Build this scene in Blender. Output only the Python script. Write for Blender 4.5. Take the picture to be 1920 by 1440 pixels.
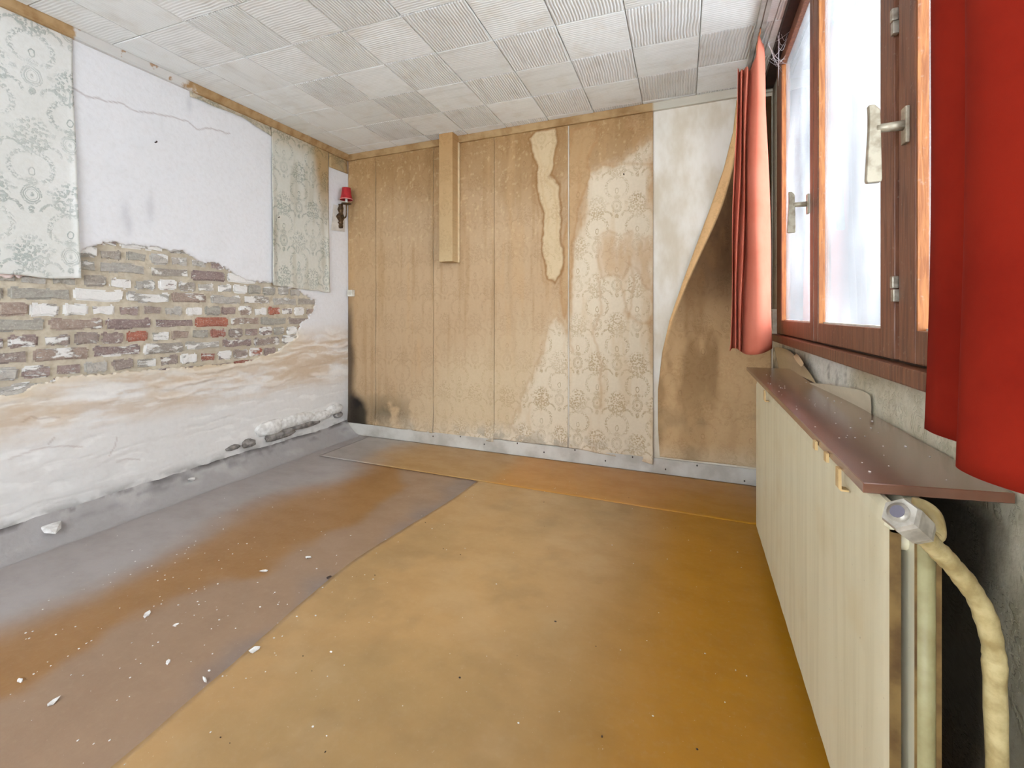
import bpy, bmesh, math, random
import numpy as np
from mathutils import Vector
from mathutils.geometry import tessellate_polygon

# ------------------------------------------------------------------ scene, camera, light
for o in list(bpy.data.objects): bpy.data.objects.remove(o)
scn = bpy.context.scene
COL = scn.collection
TH = math.radians(22.04)
ST, CT = math.sin(TH), math.cos(TH)
F = 830.0; CH = 1.056                 # focal length in pixels of a 1920 wide frame, camera height
cam_d = bpy.data.cameras.new('camera'); cam = bpy.data.objects.new('camera', cam_d); COL.objects.link(cam)
cam.location = (0, 0, CH); cam.rotation_euler = (math.pi/2, 0, TH)
cam_d.sensor_width = 36; cam_d.lens = F/1920*36; cam_d.shift_y = -132/1920; cam_d.clip_start = .02
scn.camera = cam
w = bpy.data.worlds.new('sky'); scn.world = w; w.use_nodes = True
bg = w.node_tree.nodes['Background']; bg.inputs[0].default_value = (.95, .975, 1, 1); bg.inputs[1].default_value = 5.2
def portal(loc, rot, sx, sy):
    l = bpy.data.lights.new('sky_portal', 'AREA'); l.shape = 'RECTANGLE'; l.size = sx; l.size_y = sy
    l.cycles.is_portal = True
    o = bpy.data.objects.new('sky_portal', l); COL.objects.link(o); o.location = loc; o.rotation_euler = rot
portal((.80, 1.65, 1.70), (0, math.pi/2, 0), 1.5, 2.4)
portal((-1.15, -1.75, 1.35), (-math.pi/2, 0, 0), 2.3, 1.9)  # sky portal of the added window behind the camera, for fill
vs = scn.view_settings; vs.view_transform = 'Standard'; vs.look = 'None'; vs.gamma = 1; vs.use_curve_mapping = False
vs.exposure = 1.26
try:
    scn.cycles.max_bounces = 6; scn.cycles.diffuse_bounces = 4; scn.cycles.transparent_max_bounces = 16
    scn.cycles.sample_clamp_indirect = 8
except Exception: pass

XL, XR, YB, ZC = -2.797, .455, 3.07, 2.45
Y0 = -1.6
# places in the room: where a line of sight meets a wall, the floor or the ceiling
def ray(u, v):
    a = (u-960)/F; return a*CT-ST, a*ST+CT, (588-v)/F
def onL(u, v, X=XL):
    x, y, z = ray(u, v); s = X/x; return y*s, z*s+CH
def onB(u, v, Y=YB):
    x, y, z = ray(u, v); s = Y/y; return x*s, z*s+CH
def onR(u, v, X=XR):
    x, y, z = ray(u, v); s = X/x; return y*s, z*s+CH
def onF(u, v, Z=0.0):
    x, y, z = ray(u, v); s = (Z-CH)/z; return x*s, y*s

# ------------------------------------------------------------------ helpers
def lin(r, g, b):
    f = lambda c: (c/255)/12.92 if c/255 <= .04045 else ((c/255+.055)/1.055)**2.4
    return (f(r), f(g), f(b))
def tag(o, label=None, cat=None, group=None, kind=None):
    if label: o['label'] = label
    if cat: o['category'] = cat
    if group: o['group'] = group
    if kind: o['kind'] = kind
    return o
def wloc(p):
    v = Vector((0, 0, 0))
    while p: v += p.location; p = p.parent
    return v
def mk(name, V, Fc, mat=None, parent=None, smooth=False, col=None):
    me = bpy.data.meshes.new(name)
    off = wloc(parent) if parent else Vector((0, 0, 0))
    V = np.asarray([tuple(v) for v in V] if not isinstance(V, np.ndarray) else V, dtype=float) - np.array(off)
    if isinstance(Fc, np.ndarray):
        n = len(Fc)
        me.vertices.add(len(V)); me.vertices.foreach_set('co', V.ravel())
        me.loops.add(n*4); me.loops.foreach_set('vertex_index', Fc.ravel())
        me.polygons.add(n); me.polygons.foreach_set('loop_start', np.arange(0, n*4, 4))
        me.update(calc_edges=True); me.validate()
    else:
        me.from_pydata([tuple(v) for v in V], [], [tuple(f) for f in Fc]); me.update()
    if smooth: me.polygons.foreach_set('use_smooth', [True]*len(me.polygons))
    if col is not None:
        at = me.color_attributes.new('tint', 'FLOAT_COLOR', 'POINT')
        c = np.ones((len(V), 4)); c[:, :col.shape[1]] = col
        at.data.foreach_set('color', c.ravel())
    if mat: me.materials.append(mat)
    o = bpy.data.objects.new(name, me); COL.objects.link(o)
    if parent: o.parent = parent
    return o
def from_bm(name, bm, mat, parent=None, smooth=False):
    bmesh.ops.recalc_face_normals(bm, faces=bm.faces)
    V = [v.co.copy() for v in bm.verts]; bm.verts.index_update()
    Fc = [[v.index for v in f.verts] for f in bm.faces]; bm.free()
    return mk(name, V, Fc, mat, parent, smooth)
def bm_box(bm, x0, x1, y0, y1, z0, z1, bev=0, seg=2):
    r = bmesh.ops.create_cube(bm, size=1)
    for v in r['verts']:
        v.co = Vector((x0+(v.co.x+.5)*(x1-x0), y0+(v.co.y+.5)*(y1-y0), z0+(v.co.z+.5)*(z1-z0)))
    if bev:
        es = list({e for v in r['verts'] for e in v.link_edges})
        bmesh.ops.bevel(bm, geom=es, offset=bev, segments=seg, affect='EDGES', profile=.6)
def box(name, x0, x1, y0, y1, z0, z1, mat, parent=None, bev=0, seg=2):
    bm = bmesh.new(); bm_box(bm, x0, x1, y0, y1, z0, z1, bev, seg); return from_bm(name, bm, mat, parent)
def empty(name, loc, label, cat, group=None):
    o = bpy.data.objects.new(name, None); COL.objects.link(o); o.location = loc; o.empty_display_size = .05
    return tag(o, label, cat, group)
def tube(bm, pts, rad, n=10, caps=True):
    pts = [Vector(p) for p in pts]; rings = []
    rr = rad if isinstance(rad, (list, tuple)) else [rad]*len(pts)
    prev = None
    for i, p in enumerate(pts):
        d = (pts[min(i+1, len(pts)-1)]-pts[max(i-1, 0)]).normalized()
        a = prev if prev else (Vector((0, 0, 1)) if abs(d.z) < .9 else Vector((1, 0, 0)))
        b = d.cross(a).normalized(); a = b.cross(d).normalized(); prev = a
        rings.append([bm.verts.new(p+(a*math.cos(t*2*math.pi/n)+b*math.sin(t*2*math.pi/n))*rr[i]) for t in range(n)])
    for i in range(len(rings)-1):
        for k in range(n):
            bm.faces.new((rings[i][k], rings[i][(k+1) % n], rings[i+1][(k+1) % n], rings[i+1][k]))
    if caps: bm.faces.new(rings[0][::-1]); bm.faces.new(rings[-1])
def spline(pts, n=8):
    P = [Vector(p) for p in pts]; out = []
    for i in range(len(P)-1):
        p0, p1, p2, p3 = P[max(i-1, 0)], P[i], P[i+1], P[min(i+2, len(P)-1)]
        for k in range(n):
            t = k/n
            out.append(.5*((2*p1)+(p2-p0)*t+(2*p0-5*p1+4*p2-p3)*t*t+(3*p1-p0-3*p2+p3)*t**3))
    out.append(P[-1]); return out
def lathe(name, prof, c, mat, parent, n=20, smooth=True):
    V, Fc = [], []
    for r, z in prof:
        for k in range(n): V.append((c[0]+r*math.cos(2*math.pi*k/n), c[1]+r*math.sin(2*math.pi*k/n), c[2]+z))
    for i in range(len(prof)-1):
        for k in range(n): Fc.append((i*n+k, i*n+(k+1) % n, (i+1)*n+(k+1) % n, (i+1)*n+k))
    return mk(name, V, Fc, mat, parent, smooth)

# numpy noise and shapes
def vnoise(x, y, seed=0):
    xi = np.floor(x).astype(np.int64); yi = np.floor(y).astype(np.int64); fx = x-xi; fy = y-yi
    fx = fx*fx*(3-2*fx); fy = fy*fy*(3-2*fy)
    def h(a, b):
        n = (a*374761393+b*668265263+seed*1442695041) & 0xffffffff
        n = ((n ^ (n >> 13))*1274126177) & 0xffffffff
        return ((n ^ (n >> 16)) & 0xffff)/65535.
    return (h(xi, yi)*(1-fx)+h(xi+1, yi)*fx)*(1-fy)+(h(xi, yi+1)*(1-fx)+h(xi+1, yi+1)*fx)*fy
def fbm(x, y, sc, seed=0, o=4):
    r = 0; a = .5; t = 0
    for i in range(o):
        r = r+a*vnoise(x*sc, y*sc, seed+i*17); t += a; a *= .5; sc *= 2.03
    return r/t
def sst(a, b, x):
    t = np.clip((x-a)/(b-a), 0, 1); return t*t*(3-2*t)
def sdf(px, py, poly):
    "signed distance to a polygon, negative inside"
    d = np.full(px.shape, 1e9); ins = np.zeros(px.shape, bool); n = len(poly)
    for i in range(n):
        ax, ay = poly[i]; bx, by = poly[(i+1) % n]
        ex, ey = bx-ax, by-ay; wx, wy = px-ax, py-ay
        t = np.clip((wx*ex+wy*ey)/(ex*ex+ey*ey+1e-12), 0, 1)
        d = np.minimum(d, (wx-ex*t)**2+(wy-ey*t)**2)
        c = (ay > py) != (by > py)
        with np.errstate(divide='ignore', invalid='ignore'):
            ins ^= c & (px < (bx-ax)*(py-ay)/((by-ay) if by != ay else 1e-12)+ax)
    d = np.sqrt(d); return np.where(ins, -d, d)
def dline(px, py, pts):
    d = np.full(px.shape, 1e9)
    for (ax, ay), (bx, by) in zip(pts[:-1], pts[1:]):
        ex, ey = bx-ax, by-ay; wx, wy = px-ax, py-ay
        t = np.clip((wx*ex+wy*ey)/(ex*ex+ey*ey+1e-12), 0, 1)
        d = np.minimum(d, (wx-ex*t)**2+(wy-ey*t)**2)
    return np.sqrt(d)
def mixc(c, k, col): return c*(1-k[..., None])+np.array(col)*k[..., None]
def gridfaces(nx, ny):
    i = np.arange(nx-1)[:, None]*ny+np.arange(ny-1)[None, :]
    return np.stack([i, i+ny, i+ny+1, i+1], -1).reshape(-1, 4)

# node expressions
class E:
    def __init__(s, nt, k): s.nt = nt; s.k = k
    def _b(s, op, *a, clamp=False):
        n = s.nt.nodes.new('ShaderNodeMath'); n.operation = op; n.use_clamp = clamp
        for i, v in enumerate(a):
            if isinstance(v, E): s.nt.links.new(v.k, n.inputs[i])
            else: n.inputs[i].default_value = v
        return E(s.nt, n.outputs[0])
    def __add__(s, o): return s._b('ADD', s, o)
    def __sub__(s, o): return s._b('SUBTRACT', s, o)
    def __rsub__(s, o): return s._b('SUBTRACT', o, s)
    def __mul__(s, o): return s._b('MULTIPLY', s, o)
    __radd__ = __add__; __rmul__ = __mul__
    def __truediv__(s, o): return s._b('DIVIDE', s, o)
    def abs(s): return s._b('ABSOLUTE', s)
    def max(s, o): return s._b('MAXIMUM', s, o)
    def min(s, o): return s._b('MINIMUM', s, o)
    def sin(s): return s._b('SINE', s)
    def sqrt(s): return s._b('SQRT', s)
    def wrap(s, p): return s._b('WRAP', s, p/2, -p/2)
    def ss(s, a, b):
        n = s.nt.nodes.new('ShaderNodeMapRange'); n.interpolation_type = 'SMOOTHSTEP'
        s.nt.links.new(s.k, n.inputs[0])
        lo, hi, f0, f1 = (a, b, 0, 1) if a < b else (b, a, 1, 0)
        for i, v in zip((1, 2, 3, 4), (lo, hi, f0, f1)): n.inputs[i].default_value = v
        return E(s.nt, n.outputs[0])
def hyp(a, b): return (a*a+b*b).sqrt()
class Mat:
    def __init__(s, name, rough=.6, spec=.3):
        s.m = bpy.data.materials.new(name); s.m.use_nodes = True; s.nt = s.m.node_tree
        s.b = s.nt.nodes['Principled BSDF']; s.out = s.nt.nodes['Material Output']
        s.b.inputs['Roughness'].default_value = rough; s.b.inputs['Specular IOR Level'].default_value = spec
    def node(s, t): return s.nt.nodes.new(t)
    def coords(s, kind='Object'):
        n = s.node('ShaderNodeTexCoord'); x = s.node('ShaderNodeSeparateXYZ'); s.nt.links.new(n.outputs[kind], x.inputs[0])
        s.vec = n.outputs[kind]
        return [E(s.nt, x.outputs[i]) for i in range(3)]
    def noise(s, sc, det=4, vec=None, rough=.55, dist=0, mul=None):
        n = s.node('ShaderNodeTexNoise'); n.inputs['Scale'].default_value = sc; n.inputs['Detail'].default_value = det
        n.inputs['Roughness'].default_value = rough; n.inputs['Distortion'].default_value = dist
        v = vec
        if v is None:
            if not hasattr(s, 'vec'): s.coords()
            v = s.vec
        if mul:
            mp = s.node('ShaderNodeMapping'); mp.inputs['Scale'].default_value = mul; s.nt.links.new(v, mp.inputs[0]); v = mp.outputs[0]
        s.nt.links.new(v, n.inputs['Vector']); return E(s.nt, n.outputs[0])
    def voro(s, sc, vec=None):
        n = s.node('ShaderNodeTexVoronoi'); n.inputs['Scale'].default_value = sc
        s.nt.links.new(vec if vec else s.vec, n.inputs['Vector']); return E(s.nt, n.outputs['Distance'])
    def comb(s, x, y, z=0.0):
        n = s.node('ShaderNodeCombineXYZ')
        for i, v in enumerate((x, y, z)):
            if isinstance(v, E): s.nt.links.new(v.k, n.inputs[i])
            else: n.inputs[i].default_value = v
        return n.outputs[0]
    def rgb(s, c):
        n = s.node('ShaderNodeRGB'); n.outputs[0].default_value = (*c, 1); return n.outputs[0]
    def mix(s, k, a, b, mode='MIX'):
        n = s.node('ShaderNodeMix'); n.data_type = 'RGBA'; n.blend_type = mode
        for i, v in ((0, k), (6, a), (7, b)):
            if isinstance(v, E): s.nt.links.new(v.k, n.inputs[i])
            elif isinstance(v, (int, float)): n.inputs[i].default_value = v
            elif isinstance(v, tuple): n.inputs[i].default_value = (*v, 1)
            else: s.nt.links.new(v, n.inputs[i])
        return n.outputs[2]
    def attr(s):
        n = s.node('ShaderNodeAttribute'); n.attribute_name = 'tint'; return n.outputs['Color']
    def color(s, c):
        if isinstance(c, tuple): s.b.inputs['Base Color'].default_value = (*c, 1)
        else: s.nt.links.new(c, s.b.inputs['Base Color'])
        return s
    def rough(s, e): s.nt.links.new(e.k, s.b.inputs['Roughness']); return s
    def bump(s, e, dist=.002, st=1.0):
        n = s.node('ShaderNodeBump'); n.inputs['Distance'].default_value = dist; n.inputs['Strength'].default_value = st
        s.nt.links.new(e.k, n.inputs['Height']); s.nt.links.new(n.outputs[0], s.b.inputs['Normal']); return s

def simple(name, c, rough=.5, c2=None, sc=20, bump=0, metal=0, spec=.4, mul=None):
    s = Mat(name, rough, spec); s.coords(); n = s.noise(sc, 5, mul=mul)
    s.color(s.mix(n.ss(.35, .68), c, c2 if c2 else tuple(v*.8 for v in c)))
    if bump: s.bump(n, bump)
    s.b.inputs['Metallic'].default_value = metal
    return s.m

# ------------------------------------------------------------------ the printed wallpaper pattern
def motif(s, x, z, n1, leaf):
    "medallion, oval, leafy swags and scrolls of one repeat, 27 x 54 cm"
    ax = x.abs(); lf = leaf.ss(.39, .50)
    r1 = hyp(x*1.25, z)
    p = (r1-.033).abs().ss(.004, .0015)*.9
    p = p.max((r1-.024).abs().ss(.0025, .001)*.6)
    p = p.max((r1-.042).abs().ss(.005, .002)*lf*.8)
    p = p.max(hyp(x*1.7, z).ss(.015, .006)*lf)
    r2 = hyp(x*1.7, z-.105); p = p.max((r2-.017).abs().ss(.0045, .002))
    p = p.max(hyp(x*1.4, z+.068).ss(.022, .012)*lf).max(hyp(x*.8, z-.062).ss(.022, .012)*lf*.8)
    g = hyp(ax*1.05-.005, z-.125); p = p.max((g-.072).abs().ss(.015, .005)*(z-.09).ss(-.05, -.01)*lf*leaf.ss(.42, .6)*.9)
    sc = hyp(ax-.100, z+.030); p = p.max((sc-.020).abs().ss(.008, .003)*(ax-.125).ss(.0, -.012)*lf)
    s2 = hyp(ax-.072, z+.075); p = p.max((s2-.040).abs().ss(.009, .003)*(z+.075).ss(-.01, .01)*leaf.ss(.40, .5)*.9)
    s3 = hyp(ax-.060, z-.02); p = p.max(s3.ss(.016, .006)*lf*.7)
    return p
def paper_pattern(s, h, z):
    "h runs along the wall, z up; returns the print mask"
    v0 = s.comb(h, z); wn = s.noise(38, 2, vec=v0); wm = s.noise(55, 2, vec=s.comb(z, h, 3.0))
    h = h+(wn-.5)*.014; z = z+(wm-.5)*.014
    leaf = s.noise(95, 2, vec=v0)
    vor = s.voro(75, vec=v0)
    res = None
    for dx, dz in ((0, 0), (.135, .27)):
        x = (h+dx).wrap(.27); zz = (z+dz).wrap(.54); zb = (z+dz+.27).wrap(.54)
        p = motif(s, x, zz, wn, leaf)
        bq = hyp(x*1.05, (zb-.005)*.85)
        fl = bq.ss(.082, .052)*((leaf*.6+vor*-.5+.40).ss(.40, .52))
        st = (x.abs()).ss(.004, .002)*(zb+.05).abs().ss(.045, .035)
        p = p.max(fl).max(st*.8)
        res = p if res is None else res.max(p)
    return res
def paper_mat(name, axis, dark, light_mix, amount, off=(0, 0), rough=.75, g=(.0, .01)):
    s = Mat(name, rough, .2); x, y, z = s.coords(); h = (x if axis == 'x' else y)
    p = paper_pattern(s, h+off[0], z+off[1])
    base = s.attr(); f = s.noise(60, 5); big = s.noise(7, 5)
    base = s.mix(f.ss(.3, .75)*.18, base, s.mix(1.0, base, (.72, .68, .6), 'MULTIPLY'))
    dk = s.mix(1.0, base, dark, 'MULTIPLY')
    sp_ = s.node('ShaderNodeSeparateColor'); s.nt.links.new(s.attr(), sp_.inputs[0]); gm = E(s.nt, sp_.outputs[1]).ss(*g)*.68+.32
    s.color(s.mix(p*(big.ss(.32, .6)*.6+.4)*amount*gm, base, dk))
    s.bump(p*.5+f*.4+big*1.5, .0020)
    return s.m
M_paper_back = paper_mat('damp_floral_wallpaper', 'x', (.68, .61, .50), 0, .95, (.065, .10), g=(.40, .56))
M_paper_loose = paper_mat('loose_floral_wallpaper', 'x', (.72, .66, .56), 0, .35, (.065, .10))
M_paper_left = paper_mat('grey_floral_wallpaper', 'y', (.60, .65, .64), 0, 1.0, (.03, .02))

def attr_mat(name, rough=.8, nscale=40, amt=.15, bump=.002, spec=.2):
    s = Mat(name, rough, spec); s.coords(); a = s.attr(); n = s.noise(nscale, 6); n2 = s.noise(nscale*.15, 5)
    s.color(s.mix((n.ss(.4, .75)*.6+n2.ss(.45, .75)*.4)*amt, a, s.mix(1.0, a, (.5, .45, .38), 'MULTIPLY')))
    s.bump(n+n2, bump); return s.m
M_plaster = attr_mat('old_plaster')
M_grey_paint = simple('grey_skirting_paint', lin(200, 196, 188), .5, lin(172, 166, 156), 6, .0008)
M_white = simple('white_plastic', lin(225, 222, 212), .4, lin(200, 195, 180))
M_black = simple('rusty_nail', lin(40, 34, 32), .6, lin(70, 50, 40), 200)

# ------------------------------------------------------------------ floor
def vinyl(name, base, c2, c3, rough):
    s = Mat(name, rough, .5); s.coords(); a = s.attr()
    n = s.noise(5.5, 7, rough=.65, mul=(1.0, 1.6, 1)); f = s.noise(45, 6, rough=.7); sp = s.noise(170, 2)
    c = s.mix(n.ss(.38, .68)*.28, a, s.mix(1.0, a, (.74, .70, .66), 'MULTIPLY'))
    c = s.mix(f.ss(.45, .85)*.30, c, s.mix(.5, c, lin(190, 170, 140)))
    c = s.mix(sp.ss(.74, .78)*.6, c, lin(215, 205, 190))
    s.color(c); s.rough(n.ss(.3, .75)*.15+rough); s.bump(f*.6+n, .0008); return s.m
M_vinyl = vinyl('dusty_ochre_vinyl', None, None, None, .30)
def floor_sheet(name, x0, x1, y0, y1, z, parent=None, edge=0, kind=None):
    nx = max(2, int((x1-x0)/.02)); ny = max(2, int((y1-y0)/.02))
    X, Y = np.meshgrid(np.linspace(x0, x1, nx), np.linspace(y0, y1, ny), indexing='ij')
    Xs = X.copy()
    if edge: Xs = X - (1-(X-x0)/(x1-x0))*(.09*np.exp(-((Y-1.45)/.55)**2)+.012*(fbm(Y, Y*0, 6, 3)-.5))
    n = fbm(Xs, Y, 2.2, 5); n2 = fbm(Xs, Y, 1.1, 9)
    C = np.zeros(X.shape+(3,))+np.array(lin(174, 138, 90))
    C = mixc(C, sst(.40, .75, n)*.6, lin(152, 124, 82)); C = mixc(C, sst(.55, .72, fbm(Xs, Y, 7, 55))*.22, lin(184, 156, 116)); C = mixc(C, sst(.60, .74, fbm(Xs, Y, 9, 56))*.2, lin(128, 104, 72))
    C = mixc(C, sst(-.42, .02, Xs+.12*(n2-.5))*.95, lin(176, 122, 18))          # more saturated orange band below the window
    taupe = sst(-1.18, -1.22, Xs) if not edge else np.zeros(X.shape)
    tw = Xs+.9*(fbm(Xs, Y, 1.5, 12, 5)-.5)
    C = mixc(C, taupe*.95, lin(146, 104, 56))
    C = mixc(C, taupe*sst(-1.78, -1.66, tw)*.85, lin(150, 124, 102))
    C = mixc(C, taupe*sst(-1.50, -1.28, Xs+.8*(fbm(Xs, Y, 2.2, 31, 5)-.5))*.8, lin(122, 110, 106))
    dw = Xs+.5*(fbm(Xs, Y, 1.8, 14)-.5)
    C = mixc(C, sst(-1.95, -2.3, dw)*.92, lin(158, 152, 150))                    # grey plaster dust beside the wall
    if z > .004:
        C = mixc(np.zeros(X.shape+(3,))+np.array(lin(182, 128, 56)), sst(-1.05, -1.25, Xs), lin(170, 132, 80))
        C = mixc(C, sst(-.3, .1, Xs), lin(178, 124, 20)); C = mixc(C, sst(-1.9, -2.25, dw)*.92, lin(160, 154, 150))
    C = mixc(C, sst(YB-.28, YB-.02, Y)*.25*sst(.4, .7, n), lin(150, 140, 126))
    C = mixc(C, sst(.30, .43, Xs+.08*(n-.5))*.6, lin(120, 104, 80))
    V = np.stack([Xs, Y, np.full(X.shape, z)+.0012*(n2-.5)*(z > 0)], -1).reshape(-1, 3)
    Fc = gridfaces(nx, ny)
    o = mk(name, V, Fc, M_vinyl, parent, True, C.reshape(-1, 3)); return o
box('floor_slab', XL-.3, XR+.35, Y0-.2, YB+.2, -.20, -.012, M_grey_paint)
bpy.data.objects['floor_slab']['kind'] = 'structure'; bpy.data.objects['floor_slab'].name = 'trim_9'
FLOOR = tag(floor_sheet('floor', XL, XR, Y0, YB, 0), kind='structure')
s1 = floor_sheet('vinyl_sheet', -1.245, XR-.003, .05, 2.545, .0028, FLOOR, 1)
s2 = floor_sheet('vinyl_sheet', -2.55, XR-.003, 2.50, YB-.014, .0058, FLOOR)
for s_ in (s1, s2):
    md = s_.modifiers.new('thick', 'SOLIDIFY'); md.thickness = .0026; md.offset = -1

# ------------------------------------------------------------------ left wall: plaster with a hole, bricks behind
hole_px = [(-70, 520), (0, 517), (60, 519), (110, 519), (147, 520), (148, 470), (165, 463), (200, 455), (225, 455), (260, 460), (300, 464),
 (345, 472), (365, 482), (378, 492), (400, 490), (425, 503), (440, 512), (462, 523), (485, 530), (512, 532), (535, 539), (555, 541),
 (575, 555), (592, 562), (591, 580), (581, 590), (582, 598), (570, 603), (562, 615), (556, 635), (535, 650), (520, 660), (490, 670),
 (450, 680), (400, 684), (340, 690), (280, 695), (215, 700), (150, 703), (112, 709), (75, 722), (50, 735), (0, 742), (-70, 752)]
HOLE = [onL(u, v) for u, v in hole_px]
GY0 = .70; cell = .0065
ny = int((YB-GY0)/cell)+1; nz = int(ZC/cell)+1
Yg, Zg = np.meshgrid(np.linspace(GY0, YB, ny), np.linspace(0, ZC, nz), indexing='ij')
def holed(Y, Z):
    wy = Y+.028*(fbm(Y, Z, 14, 1)-.5)+.014*(vnoise(Y*75, Z*75, 2)-.5); wz = Z+.028*(fbm(Y, Z, 14, 7)-.5)+.014*(vnoise(Y*75, Z*75, 8)-.5)
    return sdf(wy, wz, HOLE)
D = holed(Yg, Zg)
gy = np.gradient(D, axis=0)/(Yg[1, 0]-Yg[0, 0]); gz = np.gradient(D, axis=1)/(Zg[0, 1]-Zg[0, 0])
gn = gy**2+gz**2+1e-6; near = np.abs(D) < cell*.75
Ys = Yg-np.where(near, D*gy/gn, 0); Zs = Zg-np.where(near, D*gz/gn, 0)
low = sst(1.0, .75, Zg-.10*(Yg-2.2))                      # rough rendered zone under the brick patch
n1 = fbm(Yg*.45, Zg*1.6, 6, 21, 5); n2 = fbm(Yg, Zg, 3, 23, 4)
wv = np.sin((Zg+.10*n2+.035*n1)*85+7*n1)*sst(.30, .62, n1)
band = sst(.42, .60, Zg)*sst(1.02, .80, Zg)
relief = low*(.012*(n1-.5)+.0036*wv*band)+.0015*(fbm(Yg, Zg, 5, 3)-.5)
relief += .004*np.exp(-np.maximum(D, 0)/.03)*(fbm(Yg, Zg, 22, 4)-.3)
fall = sst(.20, .10, Zg-.03*(fbm(Yg, Yg*0, 5, 4)))*.012
relief += low*.0035*(fbm(Yg*.9+.4*n2, Zg*6+.8*n1, 7, 45, 4)-.5)*2
Xg = XL+relief*1.0-.001+fall*0
bl = sst(.16, .10, Zg); Xg = Xg-bl*.003
V = np.stack([Xg, Ys, Zs], -1).reshape(-1, 3)
Fc = gridfaces(ny, nz)
Dc = (D[:-1, :-1]+D[1:, :-1]+D[:-1, 1:]+D[1:, 1:]).ravel()/4
keep = Dc > 0; Fk = Fc[keep][:, ::-1]
# plaster colours
C = np.zeros(Yg.shape+(3,))+np.array(lin(226, 226, 228))
C = mixc(C, low*.75, lin(222, 218, 212))
strk = fbm(Yg*.9+.4*n2, Zg*6+.8*n1, 7, 45, 4)
ochre = low*band*sst(.34, .66, fbm(Yg*.5+.15*n2, Zg*1.5, 7, 41, 5)+.12*np.sin((Yg-1.7)*1.5))
C = mixc(C, ochre*.72, lin(206, 184, 156))
C = mixc(C, low*band*sst(.50, .66, strk)*.45, lin(196, 170, 140)); C = mixc(C, low*sst(.42, .28, strk)*.5, lin(240, 238, 234))
C = mixc(C, low*band*sst(.62, .9, wv*.5+.5)*.65, lin(236, 230, 222))
edgeo = np.exp(-np.abs(D)/.045)*sst(1.0, .85, Zg); C = mixc(C, np.clip(edgeo*.5, 0, 1), lin(214, 196, 162))
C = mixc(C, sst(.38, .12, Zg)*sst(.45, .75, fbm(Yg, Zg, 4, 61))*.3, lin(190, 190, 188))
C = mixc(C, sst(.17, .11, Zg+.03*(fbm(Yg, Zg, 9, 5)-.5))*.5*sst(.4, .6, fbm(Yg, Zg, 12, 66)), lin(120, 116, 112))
C = mixc(C, np.exp(-np.abs(D)/.006)*.35*sst(.8, 1.1, Zg), lin(150, 128, 104))
crk = [onL(u, v) for u, v in ((134, 163), (160, 178), (190, 187), (225, 194), (258, 208), (290, 213), (320, 220), (350, 227), (370, 243), (395, 240), (432, 251))]
dc = dline(Yg+.012*(vnoise(Yg*30, Zg*30, 9)-.5), Zg+.012*(vnoise(Yg*30, Zg*30, 19)-.5), crk)
C = mixc(C, sst(.006, .001, dc)*.5, lin(150, 130, 125))
pts = [onL(0, 512), onL(60, 514), onL(140, 519)]
C = mixc(C, sst(.06, .0, dline(Yg, Zg, pts))*.7, lin(226, 196, 184))
for (a, b, r) in ((235, 400, .02), (282, 392, .02), (243, 425, .016), (355, 195, .016)):
    y_, z_ = onL(a, b); C = mixc(C, np.exp(-((Yg-y_)/r)**2-((Zg-z_)/(r*3.5))**2)*.25, lin(150, 150, 160))
for pl in ([(20, 860), (60, 845), (95, 838), (125, 836), (155, 838)], [(93, 832), (100, 820)], [(205, 855), (215, 838), (219, 820)], [(40, 792), (60, 780), (75, 785), (112, 782)], [(220, 866), (240, 860), (262, 862)]):
    C = mixc(C, sst(.006, .001, dline(Yg+.01*(vnoise(Yg*30, Zg*30, 9)-.5), Zg, [onL(*q) for q in pl]))*.3, lin(140, 104, 88))
nv = len(V)
# rim of the hole: boundary edges pushed back into the wall
from collections import Counter
ed = np.concatenate([Fk[:, [0, 1]], Fk[:, [1, 2]], Fk[:, [2, 3]], Fk[:, [3, 0]]])
key = np.sort(ed, 1); code = key[:, 0]*nv+key[:, 1]
un, inv, cnt = np.unique(code, return_inverse=True, return_counts=True)
be = ed[cnt[inv] == 1]
be = be[np.abs(D.ravel()[be]).max(1) < .05]
bv = np.unique(be); mp = {int(v): i for i, v in enumerate(bv)}
back = V[bv].copy(); back[:, 0] = XL-.030
rim = np.array([[b, a, nv+mp[int(a)], nv+mp[int(b)]] for a, b in be])
Call = np.concatenate([C.reshape(-1, 3), np.tile(lin(206, 196, 178), (len(bv), 1))])
Vall = np.concatenate([V, back]); base = len(Vall)
ext = np.array([[XL, Y0, 0], [XL, GY0, 0], [XL, GY0, ZC], [XL, Y0, ZC]], float)
Vall = np.concatenate([Vall, ext]); Call = np.concatenate([Call, np.tile(lin(226, 226, 228), (4, 1))])
Fall = np.concatenate([Fk, rim, [[base, base+1, base+2, base+3]]])
used = np.unique(Fall); rm = -np.ones(len(Vall), int); rm[used] = np.arange(len(used))
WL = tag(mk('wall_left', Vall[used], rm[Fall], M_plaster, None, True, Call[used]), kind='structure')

s = Mat('sandy_mortar', .9, .1); s.coords(); nm = s.noise(30, 6); nb = s.noise(4, 4)
s.color(s.mix(nm.ss(.35, .7), s.mix(nb.ss(.4, .6), lin(204, 194, 174), lin(188, 178, 160)), lin(180, 168, 148))); s.bump(nm, .0025); M_mortar = s.m
ny2, nz2 = 250, 110
Ym, Zm = np.meshgrid(np.linspace(.72, 2.8, ny2), np.linspace(.62, 1.52, nz2), indexing='ij')
Xm = XL-.0175+.005*(fbm(Ym, Zm, 16, 77)-.5)
mk('mortar', np.stack([Xm, Ym, Zm], -1).reshape(-1, 3), gridfaces(ny2, nz2)[:, ::-1], M_mortar, WL, True)

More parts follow.
